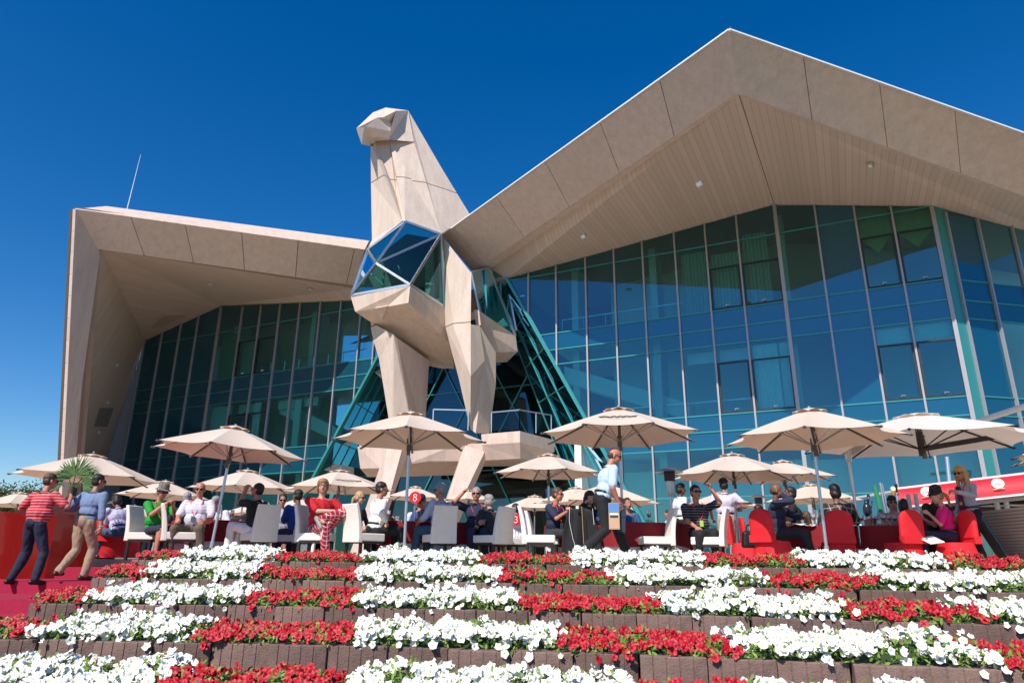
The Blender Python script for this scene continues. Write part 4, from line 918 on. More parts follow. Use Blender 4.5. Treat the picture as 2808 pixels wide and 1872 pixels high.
def table(label, px, Y, R=.8, cloth=None, z=0.):
    Y += 1.3
    rt = root('table', (gx(px, Y, 1450), Y, z), label, 'table', group='round dining tables on the terrace')
    m = MB(); m.lathe([(0, .73), (R*.9, .73), (R*.9, .70), (0, .70)], 32); m.cyl((0, 0, 0), (0, 0, .7), .05); m.lathe([(.3, 0), (.3, .03), (.05, .06)], 20); m.build('tabletop', M_leg, rt)
    q = 96; V = [(0, 0, .745)]; F = []; rings = [(R*.96, .745), (R, .735), (R*1.015, .68), (R*1.03, .5), (R*1.05, .33)]
    for j, (r, zz) in enumerate(rings):
        for i in range(q):
            a = 2*math.pi*i/q; w = 1+max(0, j-1)*.009*math.sin(a*11+math.sin(a*3)*1.5); V.append((r*w*math.cos(a), r*w*math.sin(a), zz+(.02*math.sin(a*4) if j == 4 else 0)))
    F = [(0, 1+i, 1+(i+1) % q) for i in range(q)]+[(1+j*q+i, 1+(j+1)*q+i, 1+(j+1)*q+(i+1) % q, 1+j*q+(i+1) % q) for j in range(4) for i in range(q)]
    m = MB(); m.add(V, F); m.build('tablecloth', cloth or M_cloth, rt, smooth=True, angle=40)
    m = MB(); V = []
    for j, (r, zz) in enumerate([(R*.99, .5), (R*1.0, .25), (R*1.02, .03)]):
        for i in range(q): a = 2*math.pi*i/q; w = 1+j*.012*math.sin(a*13); V.append((r*w*math.cos(a), r*w*math.sin(a), zz))
    m.add(V, [(j*q+i, (j+1)*q+i, (j+1)*q+(i+1) % q, j*q+(i+1) % q) for j in range(2) for i in range(q)]); m.build('underskirt', cloth or M_clw, rt, smooth=True, fix=False)
    return rt
TB = {}
for k, a in dict(t0=('round table with bright red cloth at far left beside the lavender shirt man', 285, 13.6, .75), t1=('round table with dark red cloth between the lilac striped and black polo men', 590, 12.9, .8),
    t2=('round table with dark red cloth behind the pole of the centre parasol', 1120, 12.6, .8), t3=('round table with dark red cloth before the man lifting his sunglasses', 1262, 12.9, .75),
    t4=('red clothed table right of the man with clasped hands', 1575, 13.0, .6), t5=('wide table with dark red cloth and wine glasses right of the walking man', 1745, 12.4, .98),
    t6=('round table with dark red cloth right of the balding man', 2225, 12.5, .75), t7=('round table with dark red cloth between the two red chair backs', 2395, 12.5, .85)).items():
    TB[k] = table(*a[:3], R=a[3], cloth=M_red if k == 't0' else None)
# glasses and bottles
M_gl = pmat('drinking_glass', (.9, .93, .95), .03, trans=.92, spec=.6); M_gl.node_tree.nodes['Principled BSDF'].inputs['IOR'].default_value = 1.35
M_wine = pmat('drink_pink', (.45, .06, .08), .15); M_beer = pmat('drink_beer', (.75, .32, .02), .15); M_wht = pmat('porcelain', (.85, .85, .83), .25)
def item(name, label, cat, build, t, dx, dy, group=None, z=.747):
    loc = Vector(TB[t].location)+Vector((dx, dy, z)); o = root(name, loc, label, cat, group=group); build(o); return o
def wineglass(o):
    m = MB(); m.lathe([(.0, .0), (.036, .0), (.036, .003), (.006, .008), (.005, .09), (.03, .11), (.042, .15), (.036, .21), (.034, .21), (.04, .15), (.0, .105)], 14); m.build('bowl', M_gl, o, smooth=True, angle=40)
    m = MB(); m.lathe([(0, .108), (.027, .114), (.036, .14), (0, .14)], 12); m.build('wine', M_wine, o)
def tumbler(o): m = MB(); m.lathe([(0, 0), (.03, 0), (.036, .11), (.034, .11), (.028, .01), (0, .01)], 14); m.build('tumbler_wall', M_gl, o, smooth=True, angle=40)
def beerglass(o): tumbler(o); m = MB(); m.lathe([(0, .012), (.027, .012), (.032, .09), (0, .09)], 12); m.build('beer', M_beer, o)
def bottle(col):
    def f(o): m = MB(); m.lathe([(0, 0), (.036, 0), (.038, .15), (.034, .19), (.014, .23), (.013, .29), (0, .29)], 14); m.build('bottle_body', col, o, smooth=True, angle=40); n = MB(); n.lathe([(.039, .05), (.039, .12)], 14); n.build('paper_label', M_wht, o, fix=False)
    return f
def bucket(o): m = MB(); m.lathe([(0, 0), (.075, 0), (.09, .2), (.094, .2), (.094, .19), (.085, .02)], 20); m.build('bucket_shell', M_blk, o, smooth=True, angle=40)
def napkin(o):
    m = MB(); V = []; n = 9
    for i in range(n):
        for j in range(n): x, y = i/(n-1)-.5, j/(n-1)-.5; V.append((x*.42, y*.34, .05+.05*noise.noise(Vector((x*4, y*4, o.location.x)))-.10*max(0, abs(y)-.35)))
    m.add(V, [(i*n+j, i*n+j+1, (i+1)*n+j+1, (i+1)*n+j) for i in range(n-1) for j in range(n-1)]); m.build('folded_cloth', M_clw, o, smooth=True, fix=False)
tn = dict(t1='table beside the lilac striped shirt man', t2='table behind the centre parasol pole', t5='wide table right of the walking man', t6='table right of the balding man', t7='table left of the empty red chair')
for t, lst in dict(t1=[(-.3, -.5), (-.16, -.55), (-.05, -.5), (.42, -.3)], t2=[(-.5, -.3), (-.35, -.35)], t5=[(-.62, -.55), (-.5, -.45), (-.42, -.6), (-.3, -.5), (.12, -.7)], t6=[(.1, -.5), (.25, -.45), (-.15, -.5), (.4, -.3)], t7=[(-.1, -.6), (.05, -.55), (-.25, -.5), (.2, -.45), (-.4, -.4)]).items():
    for dx, dy in lst: item('wine_glass', 'stemmed wine glass standing on the '+tn[t], 'glass', wineglass, t, dx, dy, 'wine glasses on the '+tn[t])
for t, lst in dict(t1=[(.1, -.4)], t2=[(-.2, -.2)], t5=[(-.15, -.62)], t6=[(-.3, -.35)], t7=[(.38, -.3)]).items():
    for dx, dy in lst: item('tumbler', 'short clear tumbler on the '+tn[t], 'glass', tumbler, t, dx, dy)
item('beer_glass', 'glass of amber beer on the table before the black polo man', 'glass', beerglass, 't1', .16, -.62)
M_bt = pmat('bottle_clear', (.5, .6, .62), .1, trans=.6); M_bg = pmat('bottle_green', (.03, .25, .06), .15); M_bb = pmat('bottle_blue', (.05, .12, .35), .15)
item('bottle', 'clear water bottle beside the beer glass on the left table', 'bottle', bottle(M_bt), 't1', .29, -.55)
item('bottle', 'blue water bottle on the wide table beside the walking man', 'bottle', bottle(M_bb), 't5', -.78, -.35)
item('bottle', 'clear bottle on the table right of the balding man', 'bottle', bottle(M_bt), 't6', .02, -.3)
item('bottle', 'clear bottle on the table left of the empty red chair', 'bottle', bottle(M_bt), 't7', -.02, -.3)
item('wine_bucket', 'black wine bucket beside the red table number eight', 'bucket', bucket, 't2', .30, -.35)
item('napkin', 'crumpled white cloth napkin on the centre table edge', 'napkin', napkin, 't2', -.22, -.62, z=.70)
item('napkin', 'white folded napkin on the table right of the balding man', 'napkin', napkin, 't6', -.45, -.6, z=.70)
# numbered discs
def number_sign(num, label, px, py, Y, foot):
    p = P(px, py, Y); rt = root('table_number', (p.x, Y, foot), label, 'table number'); h = p.z-foot
    m = MB(); m.cyl((0, 0, 0), (0, 0, h-.05), .006, n=8); m.cyl((0, 0, 0), (0, 0, .012), .05, n=16); m.build('stand', M_alu, rt)
    m = MB(); m.cyl((0, -.004, h), (0, .012, h), .115, n=28); d = m.build('disc', pmat('sign_red', (.68, .01, .02), .4), rt)
    t = MB()
    def ring(cx_, cz_, r, a0=0, a1=360, w=.017):
        pts = [Vector((cx_+r*math.cos(R_(a)), -.008, cz_+r*math.sin(R_(a)))) for a in np.linspace(a0, a1, 16)]
        for a, b in zip(pts[:-1], pts[1:]): t.beam(a, b, .006, w, up=(0, 1, 0)) if False else t.cap(a, b, w/2, w/2, 6)
    if num == 8: ring(0, h+.031, .028); ring(0, h-.034, .033)
    else: ring(0, h+.031, .030, 150, -80); ring(0, h-.030, .034, 80, -150)
    t.build('numeral', M_wht, d)
number_sign(8, 'round red table number reading eight on a stand, beside the centre pole', *c3(1219, 826), 13.6, .747); number_sign(3, 'red disc reading three, low behind the side view chair', *c4(672, 1016), 14.4, .2)
# patio heaters
def heater(label, px, py, w, Y):
    top = P(px, py, Y); rt = root('patio_heater', (top.x, Y, 0), label, 'patio heater', group='steel mushroom patio heaters'); h = top.z; r = (gx(px+w/2, Y, py)-gx(px-w/2, Y, py))/2
    m = MB(); m.lathe([(0, h), (r*.35, h-.012), (r*.9, h-.075), (r, h-.10), (r*.9, h-.085), (0, h-.03)], 28); m.build('reflector', pmat('heater_steel', (.5, .5, .5), .35, .9), rt, smooth=True, angle=40)
    m = MB(); m.cyl((0, 0, h-.27), (0, 0, h-.05), .10, .11, 20); m.build('burner', pmat('burner_mesh', (.06, .045, .04), .7), rt)
    m = MB(); m.cyl((0, 0, h-.50), (0, 0, h-.27), .055, .075, 18); m.cyl((0, 0, h-.56), (0, 0, h-.5), .04, .055, 18); m.build('gas_valve', M_alu, rt, smooth=True, angle=40)
    m = MB(); m.cyl((0, 0, .7), (0, 0, h-.5), .028, n=14); m.build('pole', M_alu, rt, smooth=True, angle=40)
    if w < 88: m = MB(); m.cyl((0, 0, 0), (0, 0, .75), .22, .2, 20); m.build('gas_housing', M_alu, rt)
    else: m = MB(); m.cyl((0, 0, 0), (0, 0, .7), .028, n=14); m.build('lower_pole', M_alu, rt, smooth=True, angle=40)
heater('steel patio heater with dome left of the standing waiter', *c5(422, 568), 76, 13.6); heater('patio heater behind the kneeling waiter', *c5(1186, 800), 50, 20); 
heater('patio heater whose pole rises before the big white parasol', 2318, 1188, 90, 13.2)
heater('dark patio heater far left behind the umbrellas', *c1(740, 778), 36, 24)
# ================================================================ left: red wall, planter with palm
M_rw = pmat('red_gloss_wall', (.42, .012, .006), .3, coat=.4, var=.1, vscale=1)
m = MB(); V = []
path = [(-11.5, 9.0), (-10.2, 10.6), (-9.0, 11.8), (-8.1, 12.6), (-7.75, 13.2)]
m2 = [Vector((x, y, 0)) for x, y in path]
for a, b in zip(m2[:-1], m2[1:]):
    m.slab([a+Vector((0, 0, -1.2)), b+Vector((0, 0, -1.2)), b+Vector((0, 0, .74)), a+Vector((0, 0, .80))], (-.10, .16, 0))
tag(m.build('red_barrier', M_rw), 'glossy red curved barrier behind the man in the striped polo', 'barrier')
px0 = gx(172, 13.0, 1450); pl = root('planter', (px0, 13.0, -.15), 'tall tapered dark brown planter holding a small fan palm', 'planter')
m = MB(); T = Matrix.Rotation(R_(28), 4, 'Z'); zt_p = P(165, 1366, 13).z+.15
vs = [T@Vector((x*(.27 if z else .17), y*(.27 if z else .17), z*zt_p)) for z in (0, 1) for x, y in ((-1, -1), (1, -1), (1, 1), (-1, 1))]
m.add(vs, [(3, 2, 1, 0), (0, 1, 5, 4), (1, 2, 6, 5), (2, 3, 7, 6), (3, 0, 4, 7), (4, 5, 6, 7)]); m.build('pot', pmat('planter_brown', (.12, .05, .04), .35, coat=.3), pl)
M_palm = pmat('palm_green', (.07, .14, .03), .5, var=.3, vscale=5)
pr = root('palm', (px0+.02, 13.0, -.15+zt_p), 'small fan palm growing in the tall brown planter', 'palm')
m = MB(); m.cyl((0, 0, -.05), (0, 0, .22), .07, .05, 10); m.build('trunk', pmat('palm_trunk', (.09, .06, .035), .9), pr)
def fan(c, dirv, r, n=26, spread=150):
    m = MB(); dirv = Vector(dirv).normalized(); side = dirv.cross(Vector((0, -1, .15))).normalized(); nrm = side.cross(dirv)
    m.tube([Vector((0, 0, .15)), Vector(c)*.6+Vector((0, 0, .06)), Vector(c)], .009, 6)
    for k in range(n):
        a = R_(-spread/2+spread*k/(n-1)); d = dirv*math.cos(a)+side*math.sin(a); L = r*(1-.25*abs(a)/R_(spread/2))*rng.uniform(.9, 1.05); s = nrm.cross(d)*.016; o = Vector(c)
        p1 = o+d*L*.55+nrm*.02*math.sin(k*2.1); p2 = o+d*L+nrm*rng.uniform(-.05, .03)-Vector((0, 0, .07*rng.random()))
        m.add([o-s*.2, o+s*.2, p1+s, p1-s, p2], [(0, 1, 2, 3), (3, 2, 4)])
    return m.build('frond', M_palm, pr, fix=False)
for c, d, r in (((.05, -.05, .5), (.1, 0, 1), .62), ((-.1, .0, .42), (-.5, .0, .9), .5), ((.2, .05, .4), (.7, 0, .65), .5), ((-.3, .1, .3), (-1, 0, .25), .5), ((.05, .2, .45), (.2, .4, .8), .5), ((.28, -.1, .30), (1, -.1, .2), .42)): fan([v*.85 for v in c], d, r*.8, spread=200 if r > .55 else 140)
# trees far left
M_tree = pmat('tree_foliage', (.05, .075, .02), .85, var=.45, vscale=.8); M_bark = pmat('bark', (.08, .055, .035), .95)
def tree(label, px, py_top, Y, w, n=1500):
    top = P(px, py_top, Y); rt = root('tree', (top.x, Y, -1.5), label, 'tree', group='trees at the far left beyond the terrace'); h = top.z+1.5
    m = MB(); m.cyl((0, 0, 0), (0, 0, h*.6), .22, .1, 10)
    for k in range(7): a = k*.9; m.cyl((0, 0, h*(.35+.03*k)), (math.cos(a)*w*.3, math.sin(a)*w*.3, h*(.6+.04*k)), .08, .03, 7)
    m.build('trunk', M_bark, rt)
    cl = [(rng.normal(0, w*.24), rng.normal(0, w*.24), h*rng.uniform(.45, .9)) for _ in range(22)]
    pos = np.vstack([np.array(c)+rng.normal(0, 1, (n//22*3, 3))*[w*.11, w*.11, h*.055] for c in cl]); pos[:, 2] = np.minimum(pos[:, 2], h)
    V, F = leaves(pos, rng.normal(0, 1, pos.shape), rng.uniform(.16, .34, len(pos))); link('crown', tri_mesh('crown', V, F, np.zeros(len(F)), [M_tree]), rt)
tree('bushy tree at the left edge above the small parasol', 10, 1318, 55, 5.5); tree('lower tree beside the bushy tree at the left edge', 42, 1343, 62, 4.5)
# ================================================================ bar on the right
M_rb = pmat('awning_red', (.60, .012, .03), .6); M_gold = pmat('emblem_gold', (.62, .40, .18), .4); M_brk = pmat('bar_panel', (.50, .42, .38), .8)
bar = root('drinks_bar', (gx(2700, 15.5, 1500), 15.5, 0), 'white framed drinks bar with rounded red canopy and round emblems at right', 'bar')
def BU(name, m, mt, par=None, **k): return m.build(name, mt, par or bar, world=True, **k)
A = P(2455, 1342, 15.8); B = P(2960, 1282, 14.0); dn_ = Vector((0, 0, -1)); hA = A.z-P(2455, 1350, 15.8).z
fwd = (B-A).normalized(); out = Vector((fwd.y, -fwd.x, 0)).normalized()
m = MB(); K = 8; V = []
for e in (A, B):
    for k in range(K+1): a = R_(90*k/K); V.append(e+out*(.30*math.sin(a))+Vector((0, 0, -.40*(1-math.cos(a)))))
m.add(V, [(k, k+1, K+2+k, K+1+k) for k in range(K)]); cn = BU('canopy', m, M_rb, smooth=True, fix=False)
m = MB(); m.beam(A+Vector((0, 0, .02)), B+Vector((0, 0, .02)), .06, .04); m.beam(A+out*.30+Vector((0, 0, -.42)), B+out*.30+Vector((0, 0, -.42)), .04, .04); m.slab([A+Vector((0, 0, -.0)), B, B+Vector((0, 2, 0)), A+Vector((0, 2, 0))], (0, 0, -.04)); BU('trim', m, M_white, cn)
def lerpx(px): return A.lerp(B, tpx(A, B, px))
m = MB(); c = lerpx(2632); V = []
for e in (c-fwd*.04, c+fwd*.04):
    for k in range(K+1): a = R_(90*k/K); V.append(e+out*(.308*math.sin(a))+Vector((0, 0, -.40*(1-math.cos(a))+.004)))
m.add(V, [(k, k+1, K+2+k, K+1+k) for k in range(K)]); BU('joint_band', m, M_white, cn, smooth=True, fix=False)
for px in (2539, 2731):
    c = lerpx(px)+out*.235+Vector((0, 0, -.16)); nn = (out*.9+Vector((0, 0, .35))).normalized(); uu = (Vector((0, 0, 1))-nn*nn.z).normalized()
    for r, mt, o_, nm in ((.115, M_gold, .04, 'emblem_ring'), (.092, M_wht, .052, 'emblem_face')):
        m = MB(); m.cyl(c+nn*(o_-.02), c+nn*o_, r, n=28); BU(nm, m, mt, cn)
    m = MB(); m.slab([c+nn*.056+fwd*x+uu*y for x, y in ((-.075, -.045), (.075, -.045), (.075, .0), (-.075, .0))], nn*.003); m.slab([c+nn*.056+fwd*x+uu*y for x, y in ((-.11, -.135), (.11, -.135), (.09, -.115), (-.09, -.115))], nn*.003); BU('emblem_band', m, pmat('emblem_red', (.65, .02, .03), .4), cn)
zc = 1.02
# back wall of fridges and frames
m = MB()
for px in (2466, 2545, 2660, 2720, 2745, 2815, 2900):
    c = lerpx(px)-out*.05; m.beam((c.x, c.y, zc), (c.x, c.y, c.z-.42), .07, .07)
ca, cb = lerpx(2460), lerpx(2950); m.beam(Vector((ca.x, ca.y, ca.z-.46)), Vector((cb.x, cb.y, cb.z-.46)), .08, .1)
BU('frame', m, M_white)
m = MB(); a, b = A+Vector((.2, .5, 0)), B+Vector((.2, .5, 0)); m.slab([Vector((a.x, a.y, .9)), Vector((b.x, b.y, .9)), Vector((b.x, b.y, b.z-.3)), Vector((a.x, a.y, a.z-.3))], (0, .1, 0)); BU('bar_back', m, pmat('bar_back_dark', (.10, .07, .055), .5))
m = MB()
for s in (.55, .66, .78, .9):
    for zz in (1.28, 1.55):
        q = a.lerp(b, s); m.box((q.x, q.y-.2, zz), (.5, .3, .02))
BU('bar_shelf', m, M_wht)
# counter
D1 = P(2395, 1470, 14.6); D2 = P(2690, 1470, 13.0)
m = MB(); m.slab([Vector((D1.x, D1.y, 0)), Vector((D2.x, D2.y, 0)), Vector((D2.x+.3, D2.y+.45, 0)), Vector((D1.x+.1, D1.y+.5, 0))], (0, 0, .96)); BU('counter', m, pmat('counter_red', (.16, .006, .01), .4))
m = MB(); m.slab([Vector((D1.x-.05, D1.y-.06, .96)), Vector((D2.x+.03, D2.y-.08, .96)), Vector((D2.x+.35, D2.y+.5, .96)), Vector((D1.x+.1, D1.y+.5, .96))], (0, 0, .05)); BU('counter_top', m, pmat('counter_white', (.6, .62, .66), .4))
E1 = P(2748, 1500, 12.9); E2 = P(2900, 1500, 11.3)
m = MB(); m.slab([Vector((E1.x-.32, E1.y, 1.0)), Vector((E2.x-.2, E2.y, 1.0)), Vector((E2.x+.2, E2.y-.2, 0)), Vector((E1.x+.1, E1.y-.1, 0))], (.15, .5, 0)); BU('bar_front', m, M_brk)
m = MB(); m.beam(Vector((E1.x-.33, E1.y-.02, 1.02)), Vector((E1.x+.09, E1.y-.12, 0)), .05, .05); BU('bar_edge', m, pmat('edge_blue', (.12, .2, .3), .4))
m = MB()
for k in range(18):
    zz = .05+k*.053; f0 = 1-zz; p0 = Vector((E1.x+.1-.42*zz, E1.y-.1+.1*zz-.006, zz)); p1 = Vector((E2.x+.2-.4*zz, E2.y-.2+.2*zz-.006, zz)); m.beam(p0, p1, .012, .022)
BU('woven_strips', m, pmat('woven_dark', (.30, .25, .24), .7))
# things on the counter
cnt = lambda px: (lambda t: Vector((D1.x+(D2.x-D1.x)*t+.08, D1.y+(D2.y-D1.y)*t+.12, 1.012)))((px-2395)/295)
def standing(name, label, cat, px, f, group=None): o = root(name, cnt(px), label, cat, group=group); f(o); return o
def tap(o):
    m = MB(); m.cyl((0, 0, 0), (0, 0, .45), .035, .03, 14); m.cyl((0, 0, .40), (0, -.12, .43), .02, .015, 10); m.build('column', M_alu, o, smooth=True, angle=40)
    m = MB(); m.cyl((0, -.02, .45), (0, -.03, .62), .018, .028, 10); m.build('handle', M_blk, o)
    m = MB(); m.cyl((-.08, -.03, .52), (-.08, -.05, .52), .05, n=18); m.build('badge', M_wht, o)
    m = MB(); m.cyl((-.08, -.04, .40), (-.08, -.04, .48), .018, .04, 12); m.build('badge_stem', M_beer, o)
standing('beer_tap', 'chrome beer tap with round badge before the red canopy', 'beer tap', 2482, tap)
def hose(o):
    m = MB(); m.cyl((0, 0, 0), (-.06, 0, .62), .05, .045, 12); m.build('bottle_stack', pmat('tap_green', (.03, .28, .14), .3), o, smooth=True, angle=40)
    m = MB(); m.cyl((.08, 0, 0), (.06, 0, .68), .02, n=8); m.cyl((.14, 0, .1), (.10, 0, .66), .014, n=8); m.build('rods', M_alu, o)
standing('tap_tower', 'green and steel drinks tower left of the red canopy', 'tap tower', 2428, hose)
def cups(o): m = MB(); m.lathe([(0, 0), (.038, 0)]+[(.038+.006*(i % 2), .02*i) for i in range(1, 19)]+[(.045, .40), (0, .40)], 16); m.build('cup_stack', pmat('cup_plastic', (.72, .70, .66), .3), o, smooth=False)
for px in (2515, 2536): standing('cup_stack', 'tall stack of clear plastic cups on the bar counter', 'cup stack', px, cups, 'plastic cup stacks on the bar counter')
def teapot(o): m = MB(); m.ell((0, 0, .13), (.09, .08, .16)); m.cyl((0, 0, .2), (0, 0, .34), .05, .04, 12); m.cyl((.07, 0, .12), (.13, 0, .32), .02, .012, 8); m.cyl((.02, 0, .2), (.06, -.02, .45), .02, .028, 10); m.build('pump_body', pmat('pump_dark', (.03, .035, .05), .25, .3), o, smooth=True, fix=True)
standing('beer_pump', 'dark domed beer pump between the plaid shirt man and the tower', 'beer pump', 2385, teapot)
standing('ice_dome', 'dark domed container left of the cup stacks', 'container', 2498, lambda o: MB().ell((0, 0, .16), (.11, .11, .17), n=16).build('dome', M_blk, o, smooth=True))
m = MB(); m.cyl(P(2596, 1252, 16.6), P(2608, 1370, 16.6), .045); BU('canopy_post', m, M_alu)
# small things on the terrace
bag = root('bag', (gx(2060, 12.9, 1500), 12.9, 0.3), 'black bag lying on the red covered chair', 'bag')
m = MB(); m.box((0, 0, .17), (.34, .17, .30), taper=.8); bevel(m.build('bag_body', M_blk, bag), .05, 4); m = MB(); m.tube([Vector((-.07, 0, .33)), Vector((-.04, 0, .42)), Vector((.04, 0, .42)), Vector((.07, 0, .33))], .012, 6); m.build('handle', M_blk, bag)
pt = P(*c6(1790, 1370), 9.3); m = MB(); m.box((0, 0, 0), (.20, .14, .012), rz=.3); m.box((.02, .02, .02), (.15, .12, .01), rz=-.2); o = m.build('paper_scrap', M_wht); o.location = pt; tag(o, 'scrap of white paper lying in the red petunias at right', 'paper')
# ================================================================ people
SK = dict(fair=pmat('skin_fair', (.56, .30, .21), .5, var=.06, vscale=9), tan=pmat('skin_tan', (.42, .20, .125), .5, var=.06, vscale=9), brown=pmat('skin_brown', (.17, .075, .042), .5, var=.06, vscale=9), ruddy=pmat('skin_ruddy', (.50, .20, .13), .5, var=.08, vscale=9))
HR = dict(dark=pmat('hair_dark', (.018, .012, .01), .55, var=.4, vscale=30), brown=pmat('hair_brown', (.07, .04, .022), .55, var=.4, vscale=30), blond=pmat('hair_blond', (.48, .30, .13), .55, var=.3, vscale=30), grey=pmat('hair_grey', (.28, .27, .26), .6, var=.35, vscale=40), dblond=pmat('hair_dark_blond', (.30, .18, .08), .55, var=.3, vscale=30))
def cm(name, col, **k): return pmat('cloth_'+name, col, .85, var=.10, vscale=4, bump=.12, bscale=18, **k)
M_eye = pmat('eye_dark', (.02, .015, .012), .2); M_eyew = pmat('eye_white', (.7, .68, .65), .3); M_lip = pmat('lip', (.38, .10, .085), .5); M_sung = pmat('sunglass_lens', (.008, .007, .008), .08); M_lany = pmat('lanyard_red', (.65, .02, .05), .6); M_badge = pmat('badge_green', (.45, .62, .10), .5)
PENDING = []
def blobmesh(name, mb, mat, parent, vox, nz=0., nsc=9., it=2, seed=0.):
    o = mb.build(name, mat, parent, fix=False); r = o.modifiers.new('r', 'REMESH'); r.mode = 'VOXEL'; r.voxel_size = vox; r.use_smooth_shade = True
    s = o.modifiers.new('s', 'SMOOTH'); s.factor = .5; s.iterations = it; PENDING.append((o, nz, nsc, seed)); return o
def flush():
    bpy.context.view_layer.update(); dg = bpy.context.evaluated_depsgraph_get()
    for o, nz, nsc, seed in PENDING:
        me = bpy.data.meshes.new_from_object(o.evaluated_get(dg), depsgraph=dg); n = len(me.vertices)
        if nz and n:
            co = np.empty(n*3, np.float32); no = np.empty(n*3, np.float32); me.vertices.foreach_get('co', co); me.vertex_normals.foreach_get('vector', no) if hasattr(me, 'vertex_normals') else me.vertices.foreach_get('normal', no)
            co = co.reshape(-1, 3); no = no.reshape(-1, 3)
            d = np.array([noise.noise(Vector((c[0]*nsc+seed, c[1]*nsc, c[2]*nsc*.55)))+.5*noise.noise(Vector((c[0]*nsc*2.7+seed, c[1]*nsc*2.7, c[2]*nsc*1.6))) for c in co.tolist()])
            me.vertices.foreach_set('co', (co+no*(d*nz)[:, None]).astype(np.float32).ravel())
        me.name = o.name.split('.')[0]; old = o.data; o.modifiers.clear(); o.data = me; bpy.data.meshes.remove(old); me.shade_smooth()
    PENDING.clear()
def ik(S, T, l1, l2, hint):
    S, T = Vector(S), Vector(T); d = T-S; L = min(max(d.length, .05), (l1+l2)*.995); u = d.normalized(); T = S+u*L
    a = (l1*l1-l2*l2+L*L)/(2*L); h = math.sqrt(max(0, l1*l1-a*a)); hv = Vector(hint); hv = hv-u*hv.dot(u); hv = hv.normalized() if hv.length > 1e-3 else u.orthogonal().normalized()
    return S+u*a+hv*h, T
def hand(b, W, d, palm, r=1., curl=.5, s=1):
    """W wrist, d pointing direction, palm normal; five bent fingers"""
    d = Vector(d).normalized(); pn = Vector(palm); pn = (pn-d*pn.dot(d)).normalized(); sd = d.cross(pn)*s
    K = W+d*.088; b.cap(W, W+d*.03, .026*r, .028*r, 8)
    for k in (-1, 0, 1): b.cap(W+d*.02+sd*.012*k, K+sd*.024*k, .017*r, .0145*r, 8)
    for k, (o, L) in enumerate(((-.033, .068), (-.011, .080), (.011, .075), (.032, .058))):
        p = K+sd*o; c1_ = R_(25+45*curl); c2_ = R_(50+90*curl); e1 = d*math.cos(c1_)+pn*math.sin(c1_)+sd*o*1.2; e2 = d*math.cos(c2_)+pn*math.sin(c2_)
        q = p+e1*L*.52; b.cap(p, q, .0105*r, .0098*r, 7); b.cap(q, q+e2*L*.5, .0098*r, .008*r, 7)
    t0 = W+d*.028-sd*.026; t1 = t0+(d*.7-sd*.75+pn*.25).normalized()*.042; b.cap(t0, t1, .0135*r, .012*r, 7); b.cap(t1, t1+(d*.85-sd*.15+pn*.45).normalized()*.034, .0115*r, .009*r, 7)
